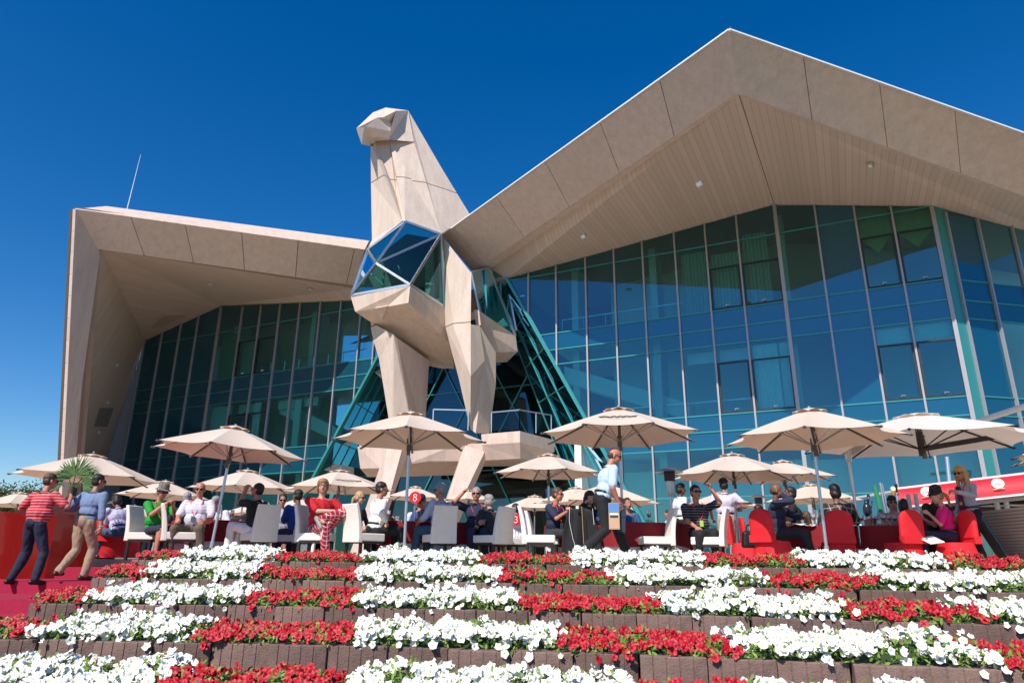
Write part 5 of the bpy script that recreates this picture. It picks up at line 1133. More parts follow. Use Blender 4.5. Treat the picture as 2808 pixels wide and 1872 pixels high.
def person(label, px, Y, yaw, pose='sit', py=1400, z0=0., lean=8, side=0., hands=(None, None), legs=None, head=(0, 0), s=1., fem=False, belly=1., skin='fair', hair=('dark', 'short'), shirt=None, sleeve='short', collar=True,
           pants=None, short=False, shoe=None, glasses=None, hat=None, lany=None, badge=None, skirt=None, jacket=None, watch=None, vox=None, curl=(.5, .5), group=None, palms=(None, None)):
    if 10 < Y < 14.5 and (pose == 'sit' or px > 1500): Y += 1.25 if px != 1662 else .0
    near = Y < 13.9; vb = vox or (.0085 if near else .013); vc = .012 if near else .017
    rt = root('person', (gx(px, Y, py), Y, z0), label, 'person', R_(yaw), group); rt.scale = (s, s, s)
    sk = SK[skin]; sx = 1.0 if fem else 1.17
    hz = .53 if pose == 'sit' else .93; Hc = Vector((0, 0, hz)); Rl = Matrix.Rotation(R_(-lean), 3, 'X') @ Matrix.Rotation(R_(side), 3, 'Y')
    T = lambda x, y, z: Hc+Rl@Vector((x*sx, y, z))
    SH = [T(-.178, -.005, .445), T(.178, -.005, .445)]; nb = T(0, -.01, .52)
    Rh = Matrix.Rotation(R_(head[0]), 3, 'Z') @ Matrix.Rotation(R_(head[1]), 3, 'X'); hc = nb+(Rl@Vector((0, .012, .082)))+Rh@Vector((0, .02, .085))
    Hd = lambda x, y, z: hc+Rh@Vector((x, y, z))*1.07
    HM = Matrix.Translation(hc) @ Rh.to_4x4() @ Matrix.Scale(1.07, 4); RM = Matrix.Translation(Hc) @ Rl.to_4x4() @ Matrix.Diagonal((1, 1.14 if not fem else 1.0, 1, 1))
    # legs
    hip = [Hc+Vector((-.09, 0, -.01)), Hc+Vector((.09, 0, -.01))]; kn = []; an = []
    if legs is None: legs = (((-.13, .46, .10)), ((.13, .46, .10))) if pose == 'sit' else (((-.11, .0, .09)), ((.11, .0, .09)))
    for i in (0, 1):
        L = legs[i]
        if len(L) == 2: k_, a_ = Vector(L[0]), Vector(L[1])
        else: k_, a_ = ik(hip[i], L, .44, .43, (0, 1, .35) if pose == 'stand' else (0, .6, 1))
        kn.append(k_); an.append(a_)
    # arms
    el = []; wr = []; defh = ((-.2, .34, .64), (.2, .34, .64)) if pose == 'sit' else ((-.27, .03, .82), (.27, .03, .82))
    for i in (0, 1):
        hnd = hands[i] or defh[i]; sg = -1 if i == 0 else 1
        e, w = ik(SH[i], hnd, .285, .255, (sg*.5, -.5, -.7) if len(hnd) == 3 else hnd[3:]) if len(hnd) == 3 else ik(SH[i], hnd[:3], .285, .255, hnd[3:])
        el.append(e); wr.append(w)
    b = MB()
    b.ell((0, 0, .05), (.14*sx, .10, .11), RM); b.ell((0, 0, .22), (.13*sx, .09, .16), RM); b.ell((0, 0, .37), (.15*sx, .10, .14), RM); b.cap(T(-.13, 0, .45), T(.13, 0, .45), .05, .05)
    b.cap(T(0, -.005, .44), nb, .062, .052); b.cap(nb, Hd(0, -.015, -.05), .051 if not fem else .043, .049 if not fem else .041)
    b.ell((0, -.012, .035), (.073, .092, .086), HM, 16, 10); b.ell((0, .018, -.03), (.061, .068, .078), HM, 14, 10); b.ell((0, .045, -.082), (.033, .032, .026), HM); b.ell((0, .052, .022), (.055, .03, .022), HM)
    b.cap(Hd(0, .080, .012), Hd(0, .101, -.024), .009, .0145, 8); b.ell((.034, .052, -.03), (.022, .022, .022), HM); b.ell((-.034, .052, -.03), (.022, .022, .022), HM); b.ell((0, .075, -.056), (.022, .012, .012), HM)
    for sg in (-1, 1): b.ell((sg*.075, -.012, -.008), (.009, .019, .031), HM)
    for i in (0, 1):
        sg = -1 if i == 0 else 1; th = 1.15 if not fem else .88
        b.cap(SH[i], el[i], .046*th, .038*th); b.cap(el[i], wr[i], .038*th, .0255*th)
        dd = (wr[i]-el[i]).normalized(); pn = palms[i] or (-sg*.6, .25, -.55)
        hand(b, wr[i], dd, pn, 1.12 if near else 1.25, curl[i], sg)
        b.cap(hip[i], kn[i], .075, .052); b.cap(kn[i], kn[i].lerp(an[i], .35), .05, .053); b.cap(kn[i].lerp(an[i], .3), an[i], .053, .034)
        ft = Vector((sg*.25, 1, 0)).normalized()
        b.cap(an[i], an[i]+ft*.12+Vector((0, 0, -.05)), .033, .026)
    body = blobmesh('body', b, sk, rt, vb, it=1)
    # face
    if glasses != 'sun':
        m = MB()
        for sg in (-1, 1): m.ell((sg*.029, .0735, .012), (.013, .007, .0065), HM, 10, 6)
        m.build('eye', M_eyew, body, smooth=True); m = MB()
        for sg in (-1, 1): m.ell((sg*.029, .0785, .012), (.0055, .004, .0055), HM, 8, 6)
        m.build('pupil', M_eye, body, smooth=True)
    m = MB(); m.ell((0, .0865, -.053), (.022, .006, .005), HM, 10, 6); m.build('mouth', M_lip, body, smooth=True)
    hm = HR[hair[0]]; st = hair[1]
    if st != 'bald':
        m = MB()
        for sg in (-1, 1): m.cap(Hd(sg*.018, .082, .031), Hd(sg*.042, .072, .030), .0035, .0035, 6)
        m.build('eyebrow', hm, body)
    if glasses:
        m = MB()
        for sg in (-1, 1):
            if glasses == 'sun': m.ell((sg*.033, .083, .010), (.030, .009, .0185), HM, 12, 8)
            m.tube([Hd(sg*.06, .074, .018), Hd(sg*.08, .0, .010)], .004, 6)
            if glasses == 'clear':
                pts = [Hd(sg*.032+.026*math.cos(R_(a)), .088, .010+.015*math.sin(R_(a))) for a in range(0, 361, 40)]; m.tube(pts, .003, 5)
        m.tube([Hd(-.012, .093, .016), Hd(.012, .093, .016)], .004, 6); m.build('sunglasses' if glasses == 'sun' else 'spectacles', M_sung, body, smooth=True)
    # hair
    h = MB()
    if st == 'bald': h.ell((0, -.035, -.005), (.080, .075, .05), HM, 16, 10); hz_ = .0
    else:
        h.ell((0, -.022, .050), (.080, .094, .082), HM, 18, 12); h.ell((0, -.04, .0), (.077, .072, .075), HM, 16, 10)
        if st == 'full': h.ell((0, .01, .072), (.078, .078, .068), HM, 16, 10); h.ell((0, -.04, -.02), (.086, .076, .085), HM)
        if st == 'fringe':
            h.ell((0, .02, .07), (.082, .072, .058), HM, 16, 10)
            for sg in (-1, 1): h.cap(Hd(sg*.072, .02, .05), Hd(sg*.080, .0, -.05), .024, .014)
            h.cap(Hd(-.05, -.06, .0), Hd(-.045, -.07, -.08), .04, .03); h.cap(Hd(.05, -.06, .0), Hd(.045, -.07, -.08), .04, .03)
        if st == 'long':
            h.ell((0, .005, .070), (.083, .085, .068), HM, 16, 10)
            for x, y in ((-.075, .0), (.075, .0), (-.05, -.07), (.05, -.07), (0, -.085)): h.cap(Hd(x, y, .0), hc+Rh@Vector((x*1.15, y-.02, 0))+Vector((0, 0, -.22)), .036, .028); h.cap(hc+Rh@Vector((x*1.15, y-.02, 0))+Vector((0, 0, -.22)), hc+Rh@Vector((x*1.0, y-.05, 0))+Vector((0, 0, -.30)), .028, .014)
        if st == 'tail': h.cap(Hd(0, -.10, .03), Hd(.0, -.15, -.03), .028, .032); h.cap(Hd(0, -.15, -.03), Hd(.01, -.145, -.20), .032, .014)
        if st == 'bun': h.ell((0, -.125, .02), (.042, .038, .042), HM)
    blobmesh('hair', h, hm, body, .008 if near else .011, nz=.006, nsc=38, it=1, seed=px)
    # shirt
    thick = .0 if shirt else 0
    if shirt:
        c = MB(); bl = belly
        c.ell((0, .0, .05), (.156*sx, .118, .09), RM); c.ell((0, .012*bl, .16), (.160*sx*bl**.5, .120*bl, .15), RM); c.ell((0, .005, .33), (.180*sx, .130, .17), RM); c.cap(T(-.135, -.005, .43), T(.135, -.005, .43), .066, .066)
        c.cap(T(0, -.01, .43), T(0, -.01, .485), .085, .062)
        if fem: c.ell((-.065, .085, .31), (.06, .05, .06), RM); c.ell((.065, .085, .31), (.06, .05, .06), RM)
        if jacket: c.ell((0, 0, -.05), (.175, .13, .14), RM)
        for i in (0, 1):
            th = 1.16 if not fem else .9
            if sleeve == 'short': q = SH[i].lerp(el[i], .78); c.cap(SH[i], q, .062*th, .060*th)
            elif sleeve == 'rolled': q = el[i].lerp(wr[i], .35); c.cap(SH[i], el[i], .062*th, .052*th); c.cap(el[i], q, .052*th, .047*th)
            else: q = el[i].lerp(wr[i], .95); c.cap(SH[i], el[i], .062*th, .052*th); c.cap(el[i], q, .052*th, .037*th)
        sh = blobmesh('jacket' if jacket else 'shirt', c, shirt, rt, vc, nz=.011, nsc=8, seed=px)
        if collar:
            m = MB(); q = 16; V = []
            for z, r in ((.470, .088), (.503, .062), (.497, .070), (.466, .096)): V += [T(r*math.cos(2*math.pi*i/q)/sx, -.004+r*math.sin(2*math.pi*i/q)*.95, z-.018*math.sin(2*math.pi*i/q)) for i in range(q)]
            m.add(V, [(j*q+i, j*q+(i+1) % q, ((j+1) % 4)*q+(i+1) % q, ((j+1) % 4)*q+i) for j in range(4) for i in range(q)]); m.build('collar', shirt, sh, smooth=True)
        if sleeve == 'rolled':
            for i in (0, 1): q0 = el[i].lerp(wr[i], .22); q1 = el[i].lerp(wr[i], .42); MB().cap(q0, q1, .058, .054).build('cuff', shirt, sh, smooth=True)
    if jacket:
        m = MB(); m.slab([T(-.045, .125, .46), T(.045, .125, .46), T(.06, .15, .0), T(-.06, .15, .0)], Rl@Vector((0, .012, 0))); m.build('top', jacket, sh)
    if lany:
        m = MB(); pts = [T(-.075, .03, .515), T(-.085, .112, .44), T(-.02, .14*max(1, belly*.95), .25)]; m.tube(pts, .0075, 6); m.tube([Vector(T(.075, .03, .515)), T(.085, .112, .44), T(.02, .14*max(1, belly*.95), .25)], .0075, 6); m.tube([T(-.02, .142*max(1, belly*.95), .25), T(0, .145*max(1, belly*.95), .21), T(.02, .142*max(1, belly*.95), .25)], .0075, 6)
        ln = m.build('lanyard', lany, rt, smooth=True)
        if badge: m = MB(); m.box((0, .15*max(1, belly*.97), .15), (.062, .008, .10), M=RM); m.build('badge', badge, ln)
    if pants:
        c = MB(); c.ell((0, 0, .01), (.162, .128, .12), RM)
        for i in (0, 1):
            if short: q = hip[i].lerp(kn[i], .93); c.cap(hip[i], q, .092, .078)
            else:
                c.cap(hip[i], kn[i], .102, .076); c.cap(kn[i], kn[i].lerp(an[i], .5), .075, .072); c.cap(kn[i].lerp(an[i], .5), an[i]+Vector((0, 0, .0)), .072, .062)
        p_ = blobmesh('trousers' if not short else 'shorts', c, pants, rt, vc, nz=.013, nsc=8, seed=px*2)
        if pose == 'stand' or True:
            m = MB(); q = 20; V = []
            for z, r in ((.085, 1.), (.085, 1.03), (.118, 1.03), (.118, 1.)): V += [T(.163/sx*r*math.cos(2*math.pi*i/q)*sx**0, .129*r*math.sin(2*math.pi*i/q), z) for i in range(q)]
            m.add(V, [(j*q+i, j*q+(i+1) % q, ((j+1) % 4)*q+(i+1) % q, ((j+1) % 4)*q+i) for j in range(4) for i in range(q)]); m.build('belt', M_blk, p_)
    sm = shoe or M_blk; m = [MB(), MB()]
    for i in (0, 1):
        sg = -1 if i == 0 else 1; ft = Vector((sg*.2, 1, 0)).normalized(); shin = (an[i]-kn[i]).normalized(); flat = abs(shin.z) > .75
        if not flat: ft = (shin.cross(Vector((0, 0, 1)).cross(shin)) *-1 + Vector((0, .6, .2))).normalized()
        a = an[i]; up = -shin
        m[i].cap(a-ft*.05-up*.045, a+ft*.07-up*.05, .040, .042); m[i].cap(a+ft*.07-up*.05, a+ft*.155-up*.058, .044, .033); m[i].cap(a, a-up*.04, .043, .04)
        blobmesh('shoe', m[i], sm, rt, .012)
    if watch: m = MB(); i = watch-1; q = el[i].lerp(wr[i], .93); d = (wr[i]-el[i]).normalized(); m.cyl(q-d*.012, q+d*.012, .033, n=14); m.build('watch', M_alu, body)
    if hat == 'cap' or hat == 'whitecap' or hat == 'navycap':
        hmats = {'cap': cm('cap_black', (.015, .015, .02)), 'whitecap': cm('cap_white', (.75, .76, .85)), 'navycap': cm('cap_navy', (.012, .022, .06))}
        m = MB(); m.ell((0, -.012, .062), (.088, .103, .075), HM, 20, 12); m.slab([Hd(-.07, .06, .058), Hd(-.055, .12, .05), Hd(0, .155, .052), Hd(.055, .12, .05), Hd(.07, .06, .058)], Rh@Vector((0, 0, .012))); hh_ = m.build('cap', hmats[hat], body, smooth=True, angle=50)
        m = MB(); m.ell((0, .082, .085), (.018, .008, .010), HM, 8, 6); m.build('cap_emblem', M_wht, hh_)
    if hat == 'plaid':
        m = MB(); m.lathe([(0, .155), (.075, .160), (.088, .13), (.094, .055), (.125, .035), (.13, .045), (.10, .06)], 24, (0, -.005, 0), M=HM); m.build('hat', plaid_mat('hat_plaid', (.22, .19, .16), (.08, .07, .065), (.45, .42, .38), .035), body, smooth=True, angle=50)
    return dict(root=rt, T=T, wr=wr, el=el, Hd=Hd, body=body)
W_ = cm('white', (.80, .80, .82)); LAV = cm('lavender', (.55, .52, .68)); NAVY = cm('navy', (.018, .026, .06)); BLACK = cm('black', (.012, .012, .014)); KH = cm('khaki', (.34, .24, .16)); DKH = cm('dark_khaki', (.12, .10, .075)); JEAN = cm('jeans', (.04, .085, .15)); DJEAN = cm('dark_jeans', (.012, .02, .045)); CHAR = cm('charcoal', (.03, .03, .035))
brown_shoe = pmat('shoe_brown', (.05, .025, .015), .4)
# --- left ramp
ra = rz_(11.6)
A1 = person('man in red and white striped polo and jeans at far left, seen from behind', 105, 11.4, -14, 'stand', z0=rz_(11.4)-.0, lean=8, py=1400, hands=((-.36, .22, 1.0, -.6, -.3, -.3), (.30, .28, 1.36, .6, -.2, -.6)), legs=((-.20, -.05, .09), (.22, .0, .09)), head=(-25, -4), skin='ruddy', hair=('brown', 'short'), shirt=stripe_mat('polo_red_stripes', (.50, .02, .035), (.66, .44, .42), 'Z', .046, .18), pants=DJEAN, glasses='sun', belly=1.35, s=1.0)
m = MB(); p = A1['wr'][1]; m.box(p+Vector((0, .05, .10)), (.012, .075, .13)); o = m.build('phone', M_blk); o.parent = None; o.matrix_world = Matrix.Translation(A1['root'].location) @ Matrix.Rotation(R_(-14), 4, 'Z') ; tag(o, 'black phone held up by the man in the striped polo', 'phone')
person('man in blue shirt and khaki trousers walking up the red carpet, seen from behind', 240, 11.7, -12, 'stand', z0=rz_(11.7)+.02, lean=10, hands=((-.28, .20, 1.15), (.30, .02, .82)), legs=((-.06, -.28, .15), (.12, .05, .09)), head=(-30, 0), skin='tan', hair=('dark', 'short'), shirt=cm('chambray', (.16, .23, .37)), sleeve='rolled', pants=KH, shoe=brown_shoe, glasses='sun', s=.98, watch=2)
# --- seated groups
person('man in lavender shirt with pink lanyard bending over his lap at the left table', 338, 12.9, 60, lean=24, hands=((.05, .50, .62), (.28, .40, .60)), head=(0, -28), skin='brown', hair=('dark', 'full'), shirt=LAV, sleeve='long', pants=JEAN, lany=cm('lanyard_pink', (.75, .12, .25)), s=.98)
person('dark shirted guest partly hidden left of the lavender shirt man', 303, 14.6, 120, lean=14, skin='brown', hair=('dark', 'short'), shirt=NAVY, s=.98)
person('man in green polo, plaid hat and dark shorts sitting on a white chair', 432, 11.8, -128, lean=2, hands=((-.10, .34, .98), (.08, .36, .96)), legs=((-.15, .46, .10), (.13, .46, .10)), head=(10, -14), skin='ruddy', shirt=cm('green', (.01, .30, .035)), pants=cm('navy_shorts', (.022, .026, .05)), short=True, glasses='sun', hat='plaid', lany=M_lany, belly=1.25, s=1.0, hair=('brown', 'short'))
person('man in lilac striped shirt and dark khaki trousers with sunglasses facing the camera', 540, 11.75, -172, lean=-4, hands=((-.24, .32, .66), (.20, .34, .68)), legs=((-.26, .36, .10), (.26, .36, .10)), head=(5, -4), skin='ruddy', hair=('brown', 'bald'), shirt=stripe_mat('shirt_lilac_stripes', (.66, .63, .75), (.42, .38, .58), 'Z', .05, .14), pants=DKH, glasses='sun', lany=M_lany, badge=pmat('badge_dark', (.06, .08, .08), .4), belly=1.12, s=1.04)
person('grey haired man in white shirt and sunglasses leaning over the table', 612, 13.9, 160, lean=20, head=(0, -22), skin='ruddy', hair=('grey', 'short'), shirt=W_, glasses='sun', lany=M_lany)
person('man in black polo and white trousers sitting in side view, drinking', 708, 11.55, 72, lean=6, hands=((-.02, .30, 1.23, -.3, .3, -.8), (.12, .56, .72)), legs=(((-.08, .46, .60), (-.06, .52, .12)), ((.10, .44, .58), (.10, .46, .10))), head=(6, 8), skin='ruddy', hair=('dark', 'short'), shirt=BLACK, pants=cm('white_trousers', (.74, .70, .68)), belly=1.1, s=1.02, glasses='clear')
person('man with sunglasses in white shirt behind the royal blue shirt man', 772, 13.6, -160, lean=6, head=(0, -6), skin='ruddy', hair=('dark', 'short'), shirt=cm('floral', (.45, .45, .5)), glasses='sun')
person('man in royal blue shirt turned away on a shaded chair', 822, 12.3, 48, lean=10, hands=((-.05, .42, .76), (.25, .40, .74)), head=(10, -4), skin='brown', hair=('dark', 'short'), shirt=cm('royal', (.015, .06, .30)), pants=NAVY, belly=1.15)
person('grey haired person behind the man in the lilac striped shirt', 507, 13.3, 20, lean=6, skin='fair', hair=('grey', 'short'), shirt=CHAR)
TART = plaid_mat('tartan_red', (.52, .02, .04), (.10, .015, .04), (.72, .62, .62), .07)
person('blond man in red polo and red tartan trousers sitting with crossed legs', 878, 11.2, -150, lean=-2, py=1420, hands=((-.30, .36, .78, -.7, -.3, -.5), (-.10, .34, .80, .6, -.3, -.5)), legs=(((-.30, .40, .80), (.10, .40, .66)), ((.03, .46, .54), (.0, .46, .10))), head=(-14, 2), skin='fair', hair=('dblond', 'fringe'), shirt=cm('red_polo', (.50, .008, .018)), pants=TART, glasses='clear', s=1.06, shoe=pmat('shoe_grey', (.25, .26, .24), .5), belly=1.08)
person('blonde woman in black jacket and sunglasses behind the crossed legs', 975, 12.1, -118, lean=6, head=(8, -6), skin='fair', hair=('blond', 'tail'), fem=True, shirt=CHAR, sleeve='long', pants=BLACK, glasses='sun', s=.96)
person('dark haired man in white shirt seen from behind on the bright white chair', 1030, 11.45, -58, lean=7, hands=((-.16, .30, .74), (.24, .10, .68, .8, -.6, -.2)), head=(-22, 0), skin='tan', hair=('dark', 'short'), shirt=W_, sleeve='long', pants=BLACK, s=1.05)
person('grey haired man in pale blue shirt and jeans, hand out, beside the centre pole', 1210, 11.6, 55, lean=2, hands=((-.10, .42, .68, -.5, -.4, -.6), (.0, .50, .74)), legs=((-.10, .50, .12), (.18, .44, .10)), head=(12, -2), skin='ruddy', hair=('grey', 'short'), shirt=cm('pale_blue', (.40, .46, .66)), sleeve='rolled', pants=JEAN, watch=1, s=1.05, glasses='sun')
person('man in navy cap and blue jacket behind the number eight table', 1172, 13.0, 150, lean=16, head=(0, -26), skin='ruddy', hair=('grey', 'short'), shirt=cm('blue_jacket', (.03, .08, .25)), hat='navycap', glasses='sun')
person('man in white shirt turned away behind the number eight disc', 1152, 14.2, 20, lean=4, skin='ruddy', hair=('brown', 'short'), shirt=W_, sleeve='long')
person('man in navy polo with red lanyard lifting his hand to his sunglasses', 1306, 12.1, -172, lean=-6, hands=((.14, .20, 1.18, .6, .2, -.6), (.15, .30, .68)) if False else ((-.10, .36, .72), (.26, .17, 1.22, .9, .1, -.5)), head=(-10, 2), skin='ruddy', hair=('grey', 'short'), shirt=NAVY, pants=NAVY, glasses='sun', lany=M_lany, badge=M_badge, belly=1.1, s=1.04)
person('grey haired person hidden low behind the turned shaded chair', 1350, 11.9, 40, lean=10, skin='fair', hair=('grey', 'full'), shirt=CHAR, s=.93)
person('man in navy polo and sunglasses with clasped hands', 1516, 12.2, -128, lean=8, hands=((-.02, .34, .92, -.7, -.3, -.5), (.06, .36, .90, .7, -.3, -.5)), head=(12, -4), skin='ruddy', hair=('brown', 'short'), shirt=NAVY, pants=CHAR, glasses='sun', lany=M_lany, badge=M_wht, s=1.05, watch=2)
person('small figure in white shirt behind the red number three disc', 1425, 14.6, 40, lean=14, skin='tan', hair=('dark', 'short'), shirt=W_, hat=None, s=.9)
person('dark haired guest low between the chairs left of the number three disc', 1392, 14.0, 150, lean=16, skin='ruddy', hair=('dark', 'full'), shirt=BLACK, s=.85)
WK = person('man in pale blue shirt and black trousers walking right past the diners', 1650, 10.25, -80, 'stand', z0=.0, lean=17, py=1380, hands=((-.24, .34, .98), (.20, .20, .86, .5, -.6, -.3)), legs=(((-.10, .26, .52), (-.10, .42, .10)), ((.10, .02, .50), (.10, -.40, .14))), head=(-12, -18), skin='ruddy', hair=('brown', 'bald'), shirt=cm('sky_blue', (.52, .66, .86)), pants=BLACK, glasses='sun', lany=M_lany, watch=2, s=1.11, palms=(None, (-1, 0, 0)), curl=(.5, .3))
def worldpt(pr_, v): return Matrix.Translation(pr_['root'].location) @ pr_['root'].rotation_euler.to_matrix().to_4x4() @ Matrix.Scale(pr_['root'].scale.x, 4) @ Vector(v)
br = worldpt(WK, WK['wr'][1])
q = P(*c4(1518, 985), br.y-.03)
bro = root('brochure', q, 'tall printed brochure with a landscape picture in the walking man hand', 'brochure', R_(-8))
def rect(m, x0, x1, z0, z1, y): m.slab([(x0, y, z0), (x1, y, z0), (x1, y, z1), (x0, y, z1)], (0, .003, 0))
m = MB(); m.box((0, .01, 0), (.17, .012, .41)); m.build('cover', pmat('paper_cover', (.55, .40, .32), .5), bro)
for nm, col, z0, z1, x0, x1 in (('sky_print', (.10, .25, .60), .07, .20, -.08, .08), ('horizon_print', (.25, .28, .12), .045, .07, -.08, .08), ('white_print', (.8, .78, .74), .015, .045, -.07, .07), ('sand_print', (.62, .36, .22), -.19, -.03, -.08, .08), ('dark_print', (.06, .05, .04), -.025, .01, -.065, .065)):
    m = MB(); rect(m, x0, x1, z0, z1, .0); m.build(nm, pmat(nm, col, .5), bro)
q = P(*c4(1583, 990), br.y+.06); m = MB(); m.box((0, 0, -.03), (.13, .05, .42)); m.box((0, -.028, .0), (.11, .006, .012)); m.box((0, -.028, .1), (.11, .006, .012)); o = m.build('folder', pmat('folder_slate', (.015, .03, .045), .5)); o.location = q; o.rotation_euler = (0, R_(4), R_(-10)); tag(o, 'dark slate folder held beside the brochure', 'folder')
# jacket held up
person('dark haired person hidden behind the black jacket being held up', 1612, 12.2, -150, lean=4, hands=((-.22, .30, 1.10), (.26, .28, 1.10)), skin='fair', hair=('dark', 'long'), fem=True, shirt=BLACK, sleeve='long', pants=BLACK)
m = MB(); jy = 12.9; jx = gx(1592, jy, 1450); n, q_ = 16, 12; V = []
for i in range(n+1):
    for j in range(q_+1):
        u = i/n; v = j/q_; wd = .20+.12*min(1, v*2.2)+.05*v; x = (u-.5)*2*wd; z = 1.05-.10*abs(u-.5)*2*(1-v)-1.02*v; V.append((jx+x+.03*v, jy+(.02+.04*v)*math.sin(u*11+v*1.3)+.05*math.cos((u-.5)*3), z+(.05*math.sin(u*7) if j == q_ else 0)))
m.add(V, [(i*(q_+1)+j, i*(q_+1)+j+1, (i+1)*(q_+1)+j+1, (i+1)*(q_+1)+j) for i in range(n) for j in range(q_)]); jk = m.build('held_jacket', BLACK, smooth=True, fix=False); tag(jk, 'long black jacket with chain trim held up beside the walking man', 'jacket')
md = jk.modifiers.new('t', 'SOLIDIFY'); md.thickness = .02
m = MB(); m.tube([Vector((jx+.02+.03*k/10, jy-.09, 1.0-.085*k)) for k in range(10)], .006, 6); m.build('chain', pmat('chain_gold', (.5, .42, .2), .4, .5), jk)
m = MB(); m.tube([Vector((jx-.2, jy-.07, 1.0)), Vector((jx-.21, jy-.07, .75)), Vector((jx-.15, jy-.07, .45)), Vector((jx-.10, jy-.07, .3))], .004, 6); m.tube([Vector((jx+.22, jy-.07, .98)), Vector((jx+.24, jy-.07, .7))], .004, 6); m.box((jx-.06, jy-.07, 1.0), (.05, .005, .05)); m.build('piping', M_wht, jk)
person('guest whose face shows just right of the folder behind the wide table', 1716, 13.6, -165, lean=8, skin='ruddy', hair=('dark', 'short'), shirt=cm('blue_shirt', (.03, .10, .25)))
person('waiter in white shirt standing behind the wide table, looking right', 1868, 14.1, -80, 'stand', lean=0, hands=((-.15, .05, .98), (.2, .0, 1.0, .8, -.5, -.2)), head=(-8, 0), skin='brown', hair=('dark', 'full'), shirt=W_, sleeve='long', pants=BLACK, s=.98)
person('waitress far back in white shirt with dark tied hair', 1832, 22.5, 75, 'stand', lean=2, skin='tan', hair=('dark', 'tail'), fem=True, shirt=W_, pants=BLACK, s=.93)
person('man in striped black polo and sunglasses propping his head on a raised arm', 1912, 11.5, -176, lean=-3, hands=((-.15, .36, .56), (.155, .10, 1.24, .9, .3, -.35)) if False else ((-.20, .22, 1.26, -.7, .6, -.6), (.16, .34, .62)), legs=((-.12, .40, .10), (.14, .30, .10)), head=(8, 2), skin='ruddy', hair=('dark', 'short'), shirt=stripe_mat('polo_black_stripes', (.016, .017, .022), (.28, .28, .30), 'Z', .045, .14), pants=BLACK, glasses='sun', lany=M_lany, badge=M_badge, s=1.05, belly=1.1)
person('man in white polo and beige trousers seen from behind holding a tray', 1990, 13.3, -6, 'stand', lean=0, hands=((-.27, .10, .95), (.36, .20, 1.15, .6, -.4, -.6)), legs=((-.14, -.08, .09), (.14, .06, .09)), skin='tan', hair=('dark', 'full'), shirt=cm('pale_lilac', (.62, .57, .66)), pants=cm('beige', (.44, .34, .24)), hat='cap', s=1.0, belly=1.1)
o = root('tray', P(*c5(1058, 888), 13.3), 'round serving tray carried by the man in beige trousers', 'tray'); MB().lathe([(0, 0), (.17, 0), (.19, .03), (.18, .035), (0, .012)], 24).build('dish', M_alu, o)
person('dark haired waiter in white shirt kneeling between the red chairs', 2066, 13.3, -70, lean=12, hands=((-.1, .34, .68), (.1, .40, .66)), head=(-5, -8), skin='brown', hair=('dark', 'short'), shirt=W_, sleeve='long', pants=BLACK, s=.95, z0=-.05)
person('balding man in navy sweater with his hand on his mouth on a red covered chair', 2124, 11.6, -118, lean=4, py=1400, hands=((.10, .42, .78), (.03, .15, 1.15, .7, -.1, -.6)), head=(12, -4), skin='brown', hair=('brown', 'bald'), shirt=NAVY, sleeve='long', pants=CHAR, s=1.09, lany=M_lany, legs=((-.10, .5, .10), (.12, .52, .10)))
person('man in black t shirt turned left beside the balding man', 2180, 12.5, 65, lean=4, head=(12, 2), skin='brown', hair=('dark', 'short'), shirt=BLACK, collar=False, pants=BLACK, s=1.12, lany=M_lany)
person('woman in black far behind the table of the balding man', 2215, 16.5, 60, 'stand', z0=-.35, lean=4, skin='tan', hair=('brown', 'long'), fem=True, shirt=BLACK, s=.9)
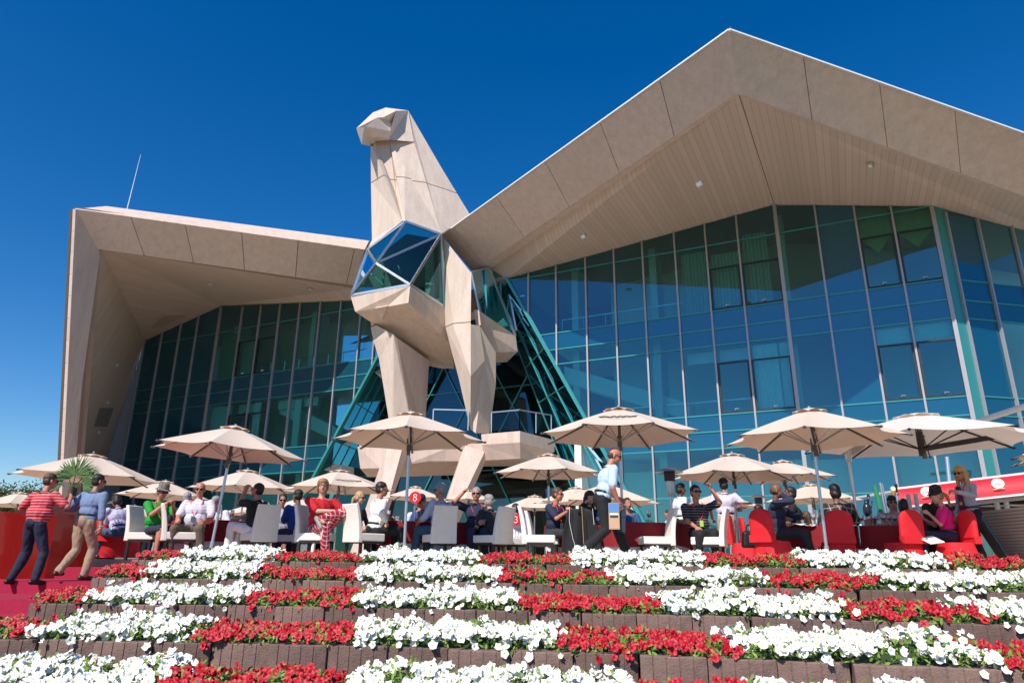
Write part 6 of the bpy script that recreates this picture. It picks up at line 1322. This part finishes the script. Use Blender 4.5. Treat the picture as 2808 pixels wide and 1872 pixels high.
person('person in grey plaid shirt with dark hair seen from behind on a red covered chair', 2300, 11.7, -8, lean=6, hands=((-.15, .40, .78), (.25, .40, .78)), skin='brown', hair=('dark', 'full'), shirt=plaid_mat('plaid_grey', (.05, .045, .045), (.015, .015, .018), (.42, .38, .36), .12), sleeve='long', pants=NAVY, s=1.1)
person('smiling man with dark hair and sunglasses behind the empty red chair', 2446, 12.6, 168, lean=6, hands=((-.05, .32, .85), (.25, .36, .80)), head=(-4, -2), skin='tan', hair=('dark', 'full'), shirt=cm('grey_shirt', (.30, .31, .35)), glasses='sun', s=1.0)
person('man in black shirt and sunglasses beside the woman in pink', 2562, 11.5, -160, lean=5, hands=((-.05, .40, .62), (.22, .36, .70)), head=(-20, -12), skin='brown', hair=('dark', 'full'), shirt=BLACK, pants=NAVY, glasses='sun', s=1.08, belly=1.1)
person('woman in pink t shirt and black cap seen from behind on a red covered chair', 2606, 10.9, 70, lean=8, py=1450, hands=((-.10, .30, .90, -.4, -.1, -.9), (.12, .36, .84)), legs=((-.08, .46, .12), (.12, .46, .10)), head=(8, -14), skin='fair', hair=('dblond', 'tail'), fem=True, shirt=cm('hot_pink', (.72, .01, .20)), collar=False, pants=NAVY, hat='cap', s=1.0)
person('blonde woman in grey blazer with purple top and sunglasses standing at right', 2668, 11.0, 98, 'stand', lean=4, py=1430, hands=((-.26, .42, 1.26, -.6, -.3, -.6), (.22, .12, .88)), head=(12, -8), skin='ruddy', hair=('blond', 'long'), fem=True, shirt=cm('blazer_grey', (.36, .36, .45)), sleeve='long', jacket=cm('purple_top', (.10, .008, .07)), pants=cm('ink', (.008, .008, .014)), glasses='sun', lany=M_lany, badge=M_badge, s=1.0, watch=2)
person('barman in white cap behind the counter at right', 2634, 13.9, 150, 'stand', z0=-.15, lean=6, skin='brown', hair=('dark', 'short'), shirt=cm('barman', (.05, .03, .03)), hat='whitecap', s=1.0)
pb = P(*c6(1088, 1192), 11.8); m = MB(); m.box((0, 0, 0), (.24, .3, .012)); m.box((0, 0, .01), (.21, .27, .006)); o = m.build('notebook', M_wht); o.location = pb; o.rotation_euler = (R_(20), R_(-8), 0); tag(o, 'white paper pad lying on the lap of the woman in pink', 'paper pad')
flush()
